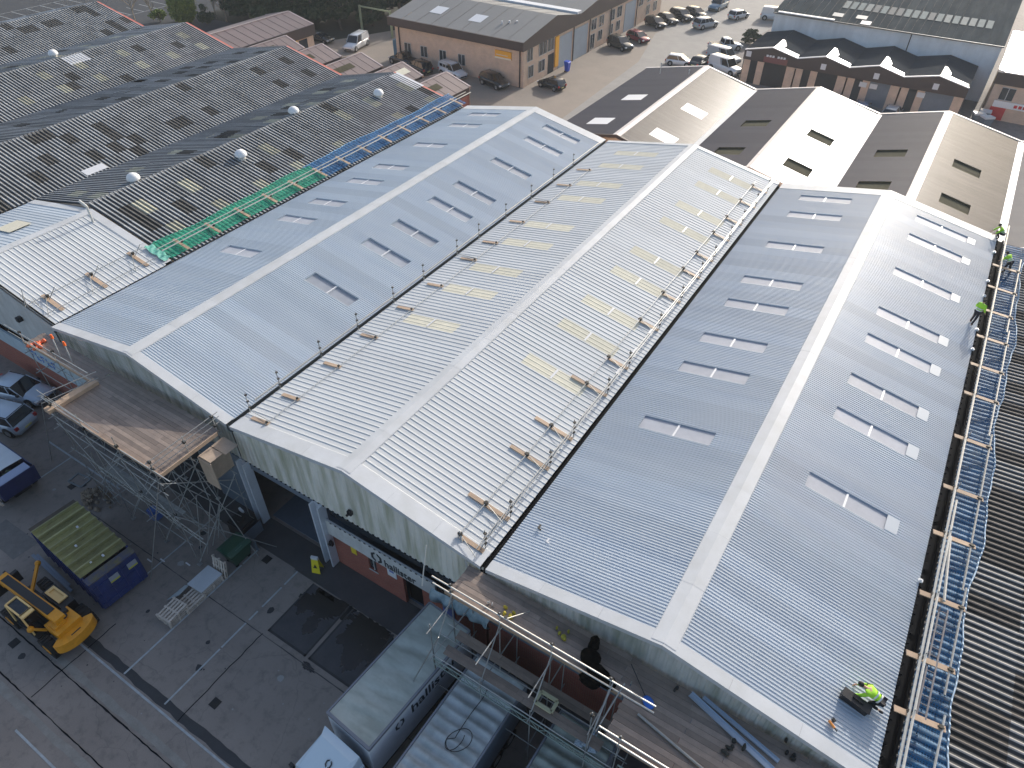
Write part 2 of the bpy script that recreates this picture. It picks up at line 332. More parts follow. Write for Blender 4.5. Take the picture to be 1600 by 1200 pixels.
# small marks on the yard: gum spots, stains
random.seed(11); sp = MB()
for i in range(80):
    x = random.uniform(-14, 16); y = random.uniform(-15, -1.8); r = random.choice((.03,.04,.05,.12,.2))
    k = 7; sp.add([(x+r*cos(2*pi*j/k)*random.uniform(.7,1.2), y+r*sin(2*pi*j/k)*random.uniform(.7,1.2), .0118+i*2e-5) for j in range(k)], [tuple(range(k))], 0 if random.random() < .35 else 1)
tag(link("yard_litter_spots", sp.mesh("spots", [mat("spot_light", (.30,.30,.29), .8), mat("spot_dark", (.035,.035,.038), .7)])), kind='structure')

# ---------------------------------------------------------------- corrugated sheets
E_, K_ = 7.7, 9.19
SC = {}
def profile(kind, w, ribs):
    p = w/ribs; pts = []
    for i in range(ribs):
        b = i*p
        if kind == 'fine': q = [(0,0),(.34,0),(.46,.027),(.80,.027),(.92,0)]
        elif kind == 'trap': q = [(0,0),(.60,0),(.68,.024),(.84,.024),(.92,0)]
        elif kind == 'low': q = [(0,0),(.60,0),(.68,.012),(.84,.012),(.92,0)]
        elif kind == 'micro': q = [(0,0),(.45,0),(.6,.022),(.85,.022)]
        else: q = [(j/6, .038*(1-cos(2*pi*j/6))) for j in range(6)]
        pts += [(b+u*p, z) for u, z in q]
    pts.append((w, 0)); return pts
def sheet(kind, w, ribs, L, mats):
    key = (kind, round(w,3), ribs, round(L,3), tuple(m.name for m in mats))
    if key in SC: return SC[key]
    pr = profile(kind, w, ribs); mb = MB()
    for j in range(len(pr)-1):
        (y0,z0),(y1,z1) = pr[j], pr[j+1]
        mi = 0
        if kind == 'sine' and len(mats) > 1: mi = 0 if (z0+z1)/2 > .043 else 1  # sunlit crest and shaded valley split by colour slot
        mb.quad((0,y0,z0),(L,y0,z0),(L,y1,z1),(0,y1,z1), mi)
    # turned-down ends
    me = bpy.data.meshes.new("sheet_"+kind); vs = mb.v; me.from_pydata(vs, [], mb.f)
    for m in mats: me.materials.append(m)
    me.polygons.foreach_set("material_index", mb.mi)
    if kind == 'sine': me.polygons.foreach_set("use_smooth", [True]*len(me.polygons))
    me.update(); SC[key] = me; return me
def lay(T, kind, w, ribs, L, mats, x, y, z, th, name='roof_sheet', jit=0):
    o = link(name, sheet(kind, w, ribs, L, mats), T)
    o.location = Vector((x,y,z)) - wpos(T); o.rotation_euler = (0, th + random.uniform(-jit,jit), 0); return o

def ridge_caps(T, xr, z, y0, y1, hw, th, m, n, name='ridge_cap'):
    for i in range(n):
        a = y0+(y1-y0)*i/n; b = y0+(y1-y0)*(i+1)/n - .006; mb = MB(); lift = .062+.004*(i % 2)
        d = hw*math.tan(th); f = .03
        P = [(xr-hw-f,-d-.05),(xr-hw,-d),(xr,0),(xr+hw,-d),(xr+hw+f,-d-.05)]
        for k in range(4):
            mb.quad((P[k][0],a,z+lift+P[k][1]),(P[k+1][0],a,z+lift+P[k+1][1]),(P[k+1][0],b,z+lift+P[k+1][1]),(P[k][0],b,z+lift+P[k][1]))
        part(name, mb, m, T)
def verge(T, xa, za, xb, zb, y0, y1, drop, m, n=3, name='verge_flashing', back=False):
    """flashing lying on the roof edge between (xa,za) and (xb,zb), from y0 (outer) to y1 (inner), with a drop face on the outer side"""
    for i in range(n):
        ta, tb = i/n, (i+1)/n-.0008; X0 = xa+(xb-xa)*ta; X1 = xa+(xb-xa)*tb; Z0 = za+(zb-za)*ta+.05+.003*(i%2); Z1 = za+(zb-za)*tb+.05+.003*(i%2)
        mb = MB(); mb.quad((X0,y0,Z0),(X1,y0,Z1),(X1,y1,Z1),(X0,y1,Z0)); mb.quad((X0,y0,Z0-drop),(X1,y0,Z1-drop),(X1,y0,Z1),(X0,y0,Z0)); mb.quad((X0,y1,Z0-.05),(X1,y1,Z1-.05),(X1,y1,Z1),(X0,y1,Z0))
        mb.quad((X0,y0,Z0-drop),(X1,y0,Z1-drop),(X1,y0+.05,Z1-drop),(X0,y0+.05,Z0-drop))
        part(name, mb, m, T)

def roof_slope(T, xa, za, xb, zb, y0, ncol, w, kind, ribs, mats, rows=1, lights=None, lightspec=None, alt=None, overlap=.0, jit=0, nm='roof_sheet', lastw=None):
    """sheets between lower/left line (xa,za) and (xb,zb). lights: set of columns with rooflight spanning x0..x1"""
    th = -math.atan2(zb-za, xb-xa); Ls = math.hypot(xb-xa, zb-za)
    for k in range(ncol):
        y = y0+k*w
        if lights and k in lights:
            x0, x1 = lightspec['span']; s0 = (x0-xa)/(xb-xa)*Ls; s1 = (x1-xa)/(xb-xa)*Ls
            P = lambda s: (xa+(xb-xa)*s/Ls, za+(zb-za)*s/Ls)
            if s0 > .1: lay(T, kind, w, ribs, s0, mats, xa, y, za, th, nm)
            if Ls-s1 > .1: lay(T, kind, w, ribs, Ls-s1, mats, P(s1)[0], y, P(s1)[1], th, nm)
            (ax,az),(bx,bz) = P(s0), P(s1)
            if lightspec['type'] == 'cream':
                o = lay(T, 'low', w, 3, s1-s0, (m_lightB,), ax, y, az-.004, th, 'rooflight')
                mb = MB(); mx, mz = (ax+bx)/2, (az+bz)/2; c, s_ = cos(-th), sin(-th)
                mb.add([(mx-.06*c,y+.05,mz-.06*s_+.045),(mx+.06*c,y+.05,mz+.06*s_+.045),(mx+.06*c,y+w-.05,mz+.06*s_+.045),(mx-.06*c,y+w-.05,mz-.06*s_+.045)],[(0,1,2,3)])
                b_ = part('lap_strip', mb, m_bar, o.parent)
            else:
                D = .11 if (x1 < 0 and zb < za) else .055; mb = MB(); m_ = .03
                r = link('rooflight', None, T) if False else None
                mb.quad((ax,y+m_,az-D),(bx,y+m_,bz-D),(bx,y+w-m_,bz-D),(ax,y+w-m_,az-D))
                o = part('rooflight', mb, m_lightA if (x1 < 0 and xb > xa and zb < za) else m_light, T)
                fr = MB()
                for (ya, yb) in ((y, y+m_), (y+w-m_, y+w)):
                    fr.add([(ax,ya,az+.022),(bx,ya,bz+.022),(bx,yb,bz+.022),(ax,yb,az+.022),(ax,ya,az-D),(bx,ya,bz-D),(bx,yb,bz-D),(ax,yb,az-D)],[(0,1,2,3),(0,4,5,1),(3,2,6,7)])
                fr.quad((ax,y,az+.022),(ax,y+w,az+.022),(ax,y+w,az-D),(ax,y,az-D)); fr.quad((bx,y,bz+.022),(bx,y+w,bz+.022),(bx,y+w,bz-D),(bx,y,bz-D))
                f_ = part('rooflight_frame', fr, mats[0], T)
                mx, mz = (ax+bx)/2, (az+bz)/2; br = MB(); br.box(mx-.05, y+m_, mz-D+.002, mx+.05, y+w-m_, mz-.02)
                part('rooflight_bar', br, m_bar, T)
                # pale soaker sheet below the light on the valley side
                if lightspec.get('soak'):
                    sx = lightspec['soak']; e0, e1 = (bx, bx+.55) if sx > 0 else (ax-.5, ax); f0 = (e0-xa)/(xb-xa); f1 = (e1-xa)/(xb-xa)
                    sk = MB(); z0_, z1_ = za+(zb-za)*f0+.034, za+(zb-za)*f1+.034
                    sk.quad((e0,y+.1,z0_),(e1,y+.1,z1_),(e1,y+w-.05,z1_),(e0,y+w-.05,z0_)); part('soaker_flashing', sk, mat('soaker_pale', (.44,.49,.54), .45), T)
            continue
        for r in range(rows):
            L = Ls/rows; s = r*L; dz = (rows-1-r)*.012 if zb < za else r*.012
            mm = mats
            nmk = nm
            if alt:
                mm2 = alt(k, r); mm = mm2 or mats
            lay(T, kind, w, ribs, L+(overlap if r < rows-1 else 0), mm, xa+(xb-xa)*s/Ls, y, za+(zb-za)*s/Ls+dz, th, nmk, jit)

def gable_sheets(T, xa, za, xr, zr, xb, zb, y, zlow, m, w=1.0, dep=.035, ribs=3):
    n = int(round((xb-xa)/w)); w = (xb-xa)/n; top = lambda x: za+(zr-za)*(x-xa)/(xr-xa) if x < xr else zr+(zb-zr)*(x-xr)/(xb-xr)
    for i in range(n):
        x0 = xa+i*w; mb = MB(); pts = []
        for r in range(ribs):
            p = w/ribs; b = x0+r*p; pts += [(b,0),(b+.5*p,0),(b+.62*p,dep),(b+.86*p,dep)]
        pts.append((x0+w,0))
        if x0 < xr < x0+w: pts.append((xr, 0)); pts.sort()
        for (u,d),(v,e) in zip(pts[:-1], pts[1:]):
            mb.quad((u,y-d,zlow),(v,y-e,zlow),(v,y-e,top(v)-.02),(u,y-d,top(u)-.02))
        part('gable_sheet', mb, m, T)

TH = math.atan2(K_-E_, 8)
idxAC = {10,15,18,22,25,30,35,38}
def bay(label, x0, xr, x1, mR, kind, w, ribs, y0, ncol, lights, spanL, spanR, ltype, soakL=0, soakR=0, mClad=None, zlow=5.15, capw=.42, vw=.45):
    T = thing("warehouse", label, "warehouse", ((x0+x1)/2, 0, 0), group="re-roofed warehouse bays")
    g_ = .13
    xa, xb = (x0+.02 if x0 < -10 else x0+g_), x1-g_
    roof_slope(T, xa, E_, xr, K_, y0, ncol, w, kind, ribs, (mR,), 1, lights, {'span': spanL, 'type': ltype, 'soak': soakL})
    roof_slope(T, xr, K_, xb, E_, y0, ncol, w, kind, ribs, (mR,), 1, lights, {'span': spanR, 'type': ltype, 'soak': soakR})
    th = math.atan2(K_-E_, xr-x0)
    ridge_caps(T, xr, K_, .0, 43.76, capw, th, m_cap, 15)
    yb = y0+ncol*w
    for (a, za, b, zb) in ((xa,E_,xr,K_),(xr,K_,xb,E_)):
        verge(T, a, za, b, zb, -.12, max(y0,.3)+.1 if vw < .5 else vw, .24, m_cap)
        verge(T, a, za, b, zb, 43.86, yb-.12, .2, m_cap)
    gable_sheets(T, x0+.05, E_-.05, xr, K_-.05, x1-.05, E_-.05, 0, zlow, mClad)
    # back wall and valley gutters
    wl = MB(); wl.add([(x0+.05,43.7,0),(x1-.05,43.7,0),(x1-.05,43.7,E_-.1),(xr,43.7,K_-.1),(x0+.05,43.7,E_-.1)], [(0,1,2,3,4)]); part('back_wall', wl, m_tan, T)
    wl = MB(); wl.box(x0+.25, 9.0, 0, x1-.25, 9.1, E_-.3); part('darkening_partition', wl, m_dkwall, T)  # partition added so the inside looks dark through the opening
    return T
wA = bay("blue grey roofed warehouse bay between the green net and the white roof", -15.66, -7.62, 0, m_roofA, 'fine', 1.065, 7, .33, 40, idxAC, (-13.6,-10.2), (-5.3,-1.7), 'clear', mClad=m_cladA, capw=.40)
wB = bay("white ribbed middle warehouse bay with cream rooflights and an open loading door", 0, 8.20, 16, m_roofB, 'trap', 1.0, 3, .5, 43, {11,15,18,22,25,30,33,37,40}, (2.2,6.0), (10.7,14.45), 'cream', mClad=m_clad, capw=.40, vw=.72)
wC = bay("blue grey roofed warehouse bay carrying the kneeling and standing roofers, beside the right hand net", 16, 24.05, 32.1, m_roofC, 'fine', 1.065, 7, .33, 40, idxAC, (18.1,21.8), (26.4,30.1), 'clear', 0, 1, mClad=m_cladA, capw=.48)
# gutters, side walls
for T, x, wd, m in ((wA,-15.60,.08,m_gutter),(wB,0,.26,m_gutter),(wC,16,.26,m_black),(wC,32.22,.34,m_black)):
    mb = MB(); mb.box(x-wd/2,-.1,7.30,x+wd/2,43.8,7.42); mb.box(x-wd/2-.03,-.1,7.3,x-wd/2,43.8,7.66 if x > -10 else 7.4); mb.box(x+wd/2,-.1,7.3,x+wd/2+.03,43.8,7.66 if x > -10 else 7.4); part('valley_gutter', mb, m, T)
mb = MB(); mb.box(-15.6,.4,0,-15.4,43.6,7.3); part('side_wall', mb, m_tan, wA)
mb = MB(); mb.box(31.9,.4,0,32.1,43.6,7.3); part('side_wall', mb, m_tan, wC)
mb = MB(); mb.box(32.42,-.1,6.9,32.50,43.8,7.55); part('eaves_board', mb, m_black, wC)
# eave closer teeth on the right-hand eave: sheet ends and filler
for i in range(86):
    y = .6+i*.5
    mb = MB(); mb.box(31.98,y,7.62,32.10,y+.2,7.70); part('eaves_filler', mb, m_black, wC)
# dark dots at the foot of bay B's cladding: open trough ends
for i in range(46):
    x = .28+i*.3333+.02
    mb = MB(); mb.box(x,-.05,5.10,x+.11,-.002,5.15); part('profile_filler', mb, m_black, wB)
# ground-floor front of bay B
mb = MB(); mb.box(.05,.02,5.02,15.95,.2,5.10); part('cladding_rail', mb, m_steelw, wB)
mb = MB(); mb.box(.45,.06,4.5,5.3,.22,5.02); part('door_header', mb, m_bluegrey, wB)
for x0_, x1_ in ((-.15,.45),(5.3,5.95)):
    mb = MB(); mb.box(x0_,-.35,0,x0_+.10,.15,5.12); mb.box(x0_+.10,-.05,0,x1_-.1,.0,5.1); mb.box(x1_-.1,-.35,0,x1_,.15,5.12); part('column', mb, m_steelw, wB)
mb = MB(); mb.box(5.95,.30,4.0,15.95,.36,5.02); part('clerestory_glass', mb, m_wglass, wB)
mb = MB(); mb.box(5.96,-.10,2.85,13.1,.02,4.0)
sg = part('sign_fascia', mb, m_offw, wB)
mb = MB()
for i in range(21): mb.box(6.3+i*.33,-.12,3.96,6.3+i*.33+.12,-.10,4.02)
part('sign_profile_edge', mb, m_black, wB)
m_ink = mat("sign_ink", (.03,.035,.04), .6)
o = link('sign_lettering', text_mesh("hallister", .78, m_ink, .01, .006), wB, Vector((9.85,-.115,2.98))-wpos(wB), (R(90),0,0)); o.scale = (.82,1,1)
def logo(s=1, m=m_ink, th=.02):
    mb = MB()
    for sx in (-1,1):
        P = [(sx*.08,.42),(sx*.36,.20),(sx*.36,-.20),(sx*.08,-.42)]; Q = [(sx*.08,.26),(sx*.22,.14),(sx*.22,-.14),(sx*.08,-.26)]
        for k in range(3):
            mb.add([(P[k][0]*s,P[k][1]*s,0),(P[k+1][0]*s,P[k+1][1]*s,0),(Q[k+1][0]*s,Q[k+1][1]*s,0),(Q[k][0]*s,Q[k][1]*s,0),(P[k][0]*s,P[k][1]*s,th),(P[k+1][0]*s,P[k+1][1]*s,th),(Q[k+1][0]*s,Q[k+1][1]*s,th),(Q[k][0]*s,Q[k][1]*s,th)],[(0,1,2,3),(4,7,6,5),(0,4,5,1),(2,6,7,3),(1,5,6,2),(3,7,4,0)])
    return mb
o = link('sign_logo', logo(.95).mesh('logo', m_ink), wB, Vector((9.35,-.105,3.3))-wpos(wB), (R(90),0,0))
mb = MB()
for a, b_ in ((5.95,8.4),(8.95,10.75),(12.0,15.9)): mb.box(a,.12,0,b_,.3,3.0)
mb.box(8.4,.12,0,8.95,.3,1.3); mb.box(8.4,.12,2.4,8.95,.3,3.0); mb.box(10.75,.12,2.5,12.0,.3,3.0); part('brick_wall', mb, m_redb, wB)
mb = MB(); mb.box(8.4,.22,1.3,8.95,.24,2.4); wn = part('window', mb, m_wglass, wB)
mb = MB(); mb.box(8.36,.1,1.24,8.99,.13,1.32); mb.box(8.36,.1,2.38,8.99,.13,2.46); mb.box(8.66,.18,1.3,8.70,.22,2.4); part('window_frame', mb, m_offw, wn)
mb = MB(); mb.box(10.75,.5,0,12.0,.55,2.5); part('door', mb, m_black, wB)
mb = MB(); mb.box(9.75,.08,1.9,10.35,.11,3.1); part('wall_notice', mb, m_white, wB)
mb = MB(); mb.box(7.25,.09,1.9,7.62,.11,2.6); part('wall_notice', mb, mat("notice_yellow", (.75,.55,.03), .5), wB, label="yellow notice on the brick wall")
mb = MB(); mb.box(9.9,.075,2.3,10.2,.08,2.7); part('notice_print', mb, mat("notice_blue", (.15,.2,.5), .5), wB)
mb = MB(); mb.box(13.3,.08,1.2,14.0,.11,2.7); part('wall_notice', mb, mat("notice_blue", (.15,.2,.5), .5), wB, label="blue notice on the brick wall")
mb = MB(); mb.box(6.05,-.30,2.1,6.25,-.14,2.4); mb.tube((6.15,-.4,2.3),(6.15,-.14,2.3),.09,8); part('wall_lamp', mb, m_plastic, wB)
mb = MB(); mb.box(8.0,-.22,6.0,8.25,-.05,6.25); mb.tube((8.1,-.35,6.1),(8.1,-.15,6.1),.07,8); part('security_camera', mb, m_plastic, wB)
mb = MB(); mb.box(.4,.4,.0,15.8,9,.035); part('floor', mb, mat("inside_floor", (.12,.15,.19), .5, 0, (.7,.2)), wB)
# bay A and C ground floors
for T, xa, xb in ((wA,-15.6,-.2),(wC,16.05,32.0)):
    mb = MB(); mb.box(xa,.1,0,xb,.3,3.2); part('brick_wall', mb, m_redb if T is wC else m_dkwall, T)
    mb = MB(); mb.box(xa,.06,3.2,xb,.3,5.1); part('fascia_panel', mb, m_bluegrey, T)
mb = MB(); mb.box(-3.4,-.05,0,-.25,.08,5.1); part('roller_door', mb, m_bluegrey, wA)

# ---------------------------------------------------------------- bay H (short bay left) and dark asbestos bays
wH = thing("warehouse", "short white ribbed warehouse bay at the left edge with a yellowed rooflight", "warehouse", (-24,0,0), group="re-roofed warehouse bays")
roof_slope(wH, -32.2, 7.75, -23.8, 9.35, .2, 8, 1.0, 'trap', 3, (m_roofA,), 1)
roof_slope(wH, -23.8, 9.35, -15.72, 7.75, .2, 8, 1.0, 'trap', 3, (m_roofB,), 1)
ridge_caps(wH, -23.8, 9.35, 0, 8.5, .3, .19, m_cap, 3)
verge(wH, -32.2,7.75,-23.8,9.35, 8.75,8.15,.25,m_cap); verge(wH,-23.8,9.35,-15.85,7.75,8.75,8.15,.25,m_cap)
mb = MB(); mb.quad((-28.6,4.0,8.53),(-26.4,4.0,8.95),(-26.4,5.6,8.95),(-28.6,5.6,8.53)); part('rooflight', mb, m_lightB, wH)
mb = MB(); mb.add([(-32.2,-.02,4.5),(-15.8,-.02,4.5),(-15.8,-.02,7.7),(-23.8,-.02,9.3),(-32.2,-.02,7.7),(-32.2,.12,4.5),(-15.8,.12,4.5),(-15.8,.12,7.7),(-23.8,.12,9.3),(-32.2,.12,7.7)],[(0,1,2,3,4),(9,8,7,6,5),(0,5,6,1)]); part('gable_panel', mb, m_offw, wH)
mb = MB(); mb.box(-32.2,.35,3.9,-15.8,.4,4.5); part('clerestory_glass', mb, m_black, wH)
mb = MB(); mb.box(-32.2,-.12,2.6,-13.2,.02,3.9); part('sign_fascia', mb, mat("pale_blue_sign", (.50,.60,.66), .5, 0, (1.5,.2)), wH)
mb = MB(); random.seed(3)
for i in range(5):
    x = -21.2+i*.62; mb.box(x,-.145,3.0,x+.1,-.12,3.6); mb.box(x+.1,-.145,3.0 if i%2 else 3.5,x+.42,-.12,3.1 if i%2 else 3.6); mb.box(x+.1,-.145,3.26,x+.36,-.12,3.36)
part('sign_lettering', mb, mat("sign_blue", (.05,.16,.5), .5), wH)
mb = MB(); mb.box(-32.2,.05,0,-15.8,.25,2.6); part('brick_wall', mb, m_redb, wH)
mb = MB(); mb.tube((-22.6,7.9,9.0),(-22.6,7.9,10.3),.09,8); mb.tube((-22.6,7.9,10.3),(-22.9,7.7,10.75),.10,8); part('vent_pipe', mb, m_offw, wH)
mb = MB(); mb.box(-19.9,-.35,6.6,-19.6,-.05,6.9); part('security_camera', mb, m_plastic, wH)

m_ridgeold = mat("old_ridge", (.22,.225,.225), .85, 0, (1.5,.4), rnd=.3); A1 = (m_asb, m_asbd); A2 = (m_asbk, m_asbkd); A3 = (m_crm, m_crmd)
def altJ(i, ys):
    rr = random.Random(300+i); tab = {}; S_ = A3 if i in (0,2) else A2
    for k in range(-3, 9):
        c = int((11.0+4.35*k-ys)/1.016)
        for r in (1, 3):
            if rr.random() < .93: tab[(c,r)] = S_ if rr.random() < .9 else A1
    for _ in range((16,14,16,26)[i]): tab.setdefault((rr.randrange(44), rr.randrange(5)), A2)
    return lambda k, r: tab.get((k, r))
Zr = 9.45
for i, (xv0, xr_, xv1, ys, lab, pd, pc) in enumerate((
    (-32.4,-24.6,-15.76, 8.9, "grey corrugated roofed bay bordering the nets, with white vents and cream rooflights", .10, .45),
    (-49.7,-40.3,-32.4, -1, "second grey corrugated roofed bay from the nets, with blackened patches", .42, .0),
    (-66.5,-57.4,-49.7, -1, "third grey corrugated roofed bay from the nets with cream patches and a pale square panel", .25, .40),
    (-83.6,-75.2,-66.5, -1, "farthest grey corrugated roofed bay by the car park, streaked brown and grey", .30, .02))):
    T = thing("warehouse", lab, "warehouse", ((xv0+xv1)/2, ys, 0), group="weathered corrugated warehouse bays")
    nc = int((44-ys)/1.016); random.seed(40+i)
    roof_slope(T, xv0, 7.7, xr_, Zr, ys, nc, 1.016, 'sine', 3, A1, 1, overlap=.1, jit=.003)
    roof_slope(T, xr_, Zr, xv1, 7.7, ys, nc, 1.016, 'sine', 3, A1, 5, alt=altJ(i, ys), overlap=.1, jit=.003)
    thl = -math.atan2(Zr-7.7, xr_-xv0); rr_ = random.Random(200+i)
    for k in range(-2, 9):
        for (f_, q_) in ((.47,0),(.86,-.2)):
            y = 10.4+4.35*k+q_
            if y < ys+.1 or y > 42.6: continue
            y = ys+round((y-ys)/1.016)*1.016; x_ = xv0+(xr_-xv0)*(f_-.10)
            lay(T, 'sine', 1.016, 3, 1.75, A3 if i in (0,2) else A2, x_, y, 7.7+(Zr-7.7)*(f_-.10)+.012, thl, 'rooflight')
    for k in range(16):
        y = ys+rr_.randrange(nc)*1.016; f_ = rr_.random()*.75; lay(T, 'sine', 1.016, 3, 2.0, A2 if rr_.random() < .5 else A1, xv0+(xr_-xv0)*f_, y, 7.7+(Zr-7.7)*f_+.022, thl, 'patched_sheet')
    ye = ys+nc*1.016
    for j in range(int((ye-ys)/2.2)):
        mb = MB(); a = ys+j*2.2; b_ = a+2.15
        mb.add([(xr_-.32,a,Zr-.02),(xr_-.1,a,Zr+.07),(xr_+.1,a,Zr+.07),(xr_+.32,a,Zr-.02),(xr_-.32,b_,Zr-.02),(xr_-.1,b_,Zr+.07),(xr_+.1,b_,Zr+.07),(xr_+.32,b_,Zr-.02)],[(0,1,5,4),(1,2,6,5),(2,3,7,6)]); part('ridge_tile', mb, m_ridgeold, T)
    mb = MB(); mb.box(xv1-.12,ys,7.5,xv1+.12,ye,7.62); part('valley_gutter', mb, m_gutter, T)
    verge(T, xv0, 7.72, xr_, Zr+.02, ye+.15, ye-.1, .3, m_brownw, 2)
    verge(T, xr_, Zr+.02, xv1-(2.6 if i == 0 else 0), 7.72+(.5 if i == 0 else 0), ye+.15, ye-.12, .3, m_redv, 2)
    mb = MB(); mb.add([(xv0,ye,0),(xv1,ye,0),(xv1,ye,7.6),(xr_,ye,Zr-.05),(xv0,ye,7.6)],[(0,1,2,3,4)]); part('back_wall', mb, m_tan, T)
    mb = MB(); mb.add([(xv0,ys,0),(xv1,ys,0),(xv1,ys,7.6),(xr_,ys,Zr-.05),(xv0,ys,7.6)],[(0,1,2,3,4)]); part('front_wall', mb, m_tan, T)
    if i == 3:
        mb = MB(); mb.box(xv0-.3,ys,0,xv0-.1,ye,7.4); part('side_wall', mb, m_tan, T)
# loose bright panels on the dark roofs
def onJ(x, i=0): # height of right slope of bay i
    xr_, xv1 = ((-24.6,-15.95),(-40.3,-32.4),(-57.4,-49.7))[i]; return Zr+(7.7-Zr)*(x-xr_)/(xv1-xr_)
for (x0_, x1_, y, wd, i, lab) in ((-33.4,-31.6-1.0,13.5,1.9,1,"small white plastic sheet panel near the valley of the second grey roof"),(-57.2,-55.5,27.2,2.4,2,"pale square replacement panel beside the white vent on the third grey roof"),(-24.3,-20.9,42.4,1.3,0,"long white panel lying near the red verge at the far end of the grey roof")):
    mb = MB(); z0_, z1_ = onJ(x0_,i)+.09, onJ(x1_,i)+.09
    mb.add([(x0_,y,z0_),(x1_,y,z1_),(x1_,y+wd,z1_),(x0_,y+wd,z0_),(x0_,y,z0_-.03),(x1_,y,z1_-.03),(x1_,y+wd,z1_-.03),(x0_,y+wd,z0_-.03)],[(0,1,2,3),(4,7,6,5),(0,4,5,1),(1,5,6,2),(2,6,7,3),(3,7,4,0)])
    solo("roof_panel", mb, m_bar, lab, "panel", "loose panels on the weathered roofs")
# domed ventilators
def vent(x, y, z, lab, s=1, first=[None]):
    if first[0] is None:
        T = thing("roof_vent", lab, "roof vent", (x,y,z), group="white domed vents on the weathered roofs")
        mb = MB(); mb.tube((0,0,-.35),(0,0,.35),.42,14,r2=.36); part('vent_base', mb, m_offw, T, True, world=False)
        mb = MB(); mb.ball((0,0,.30),.62,.62,.55,16,6,half=True); mb.tube((0,0,.22),(0,0,.30),.56,16,r2=.62); part('vent_dome', mb, m_white, T, True, world=False)
        first[0] = T
    else:
        T = copy_tree(first[0]); T.location = (x,y,z); T['label'] = lab
    T.scale = (.82,.82,.82); return T
for a in ((-59.0,27.6,9.3,"white domed vent beside the pale square panel, farthest left"),(-25.2,13.2,9.35,"white domed vent nearest the short white bay and the valley"),(-22.2,21.0,9.1,"white domed vent above the start of the blue net"),(-24.95,29.7,9.4,"white domed vent on the ridge left of the blue net"),(-22.1,38.1,9.1,"white domed vent nearest the red verge and the far end of the blue net")): vent(*a)

# right-hand dark roof I
wI = thing("warehouse", "dark ribbed old roof at the right edge under the blue net", "warehouse", (36,-3,0), group="weathered corrugated warehouse bays")
random.seed(90)
rI = random.Random(5); tabI = {}
for k in range(46):
    for r in range(3):
        u = rI.random(); tabI[(k,r)] = A2 if u < .34 else None
m_asbI = mat("asbestos_crest_right", (.40,.38,.36), .7, 0, (2,.3), rnd=.2); m_asbId = mat("asbestos_moss_shade_right", (.026,.030,.032), .85, 0, (1.2,.5), rnd=.4, col2=(.055,.06,.062))  # right roof: sunlit crests and shaded mossy valleys put into colour
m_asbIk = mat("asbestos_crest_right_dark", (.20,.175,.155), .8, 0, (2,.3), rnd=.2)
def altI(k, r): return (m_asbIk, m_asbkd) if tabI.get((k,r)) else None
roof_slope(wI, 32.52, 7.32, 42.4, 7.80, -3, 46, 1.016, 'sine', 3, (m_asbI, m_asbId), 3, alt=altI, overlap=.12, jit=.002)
mb = MB(); mb.box(32.6,43.75,0,42.4,43.8,7.3); part('back_wall', mb, m_tan, wI)
mb = MB(); mb.box(32.6,-3.05,0,42.4,-3.0,7.2); part('front_wall', mb, m_dkwall, wI)

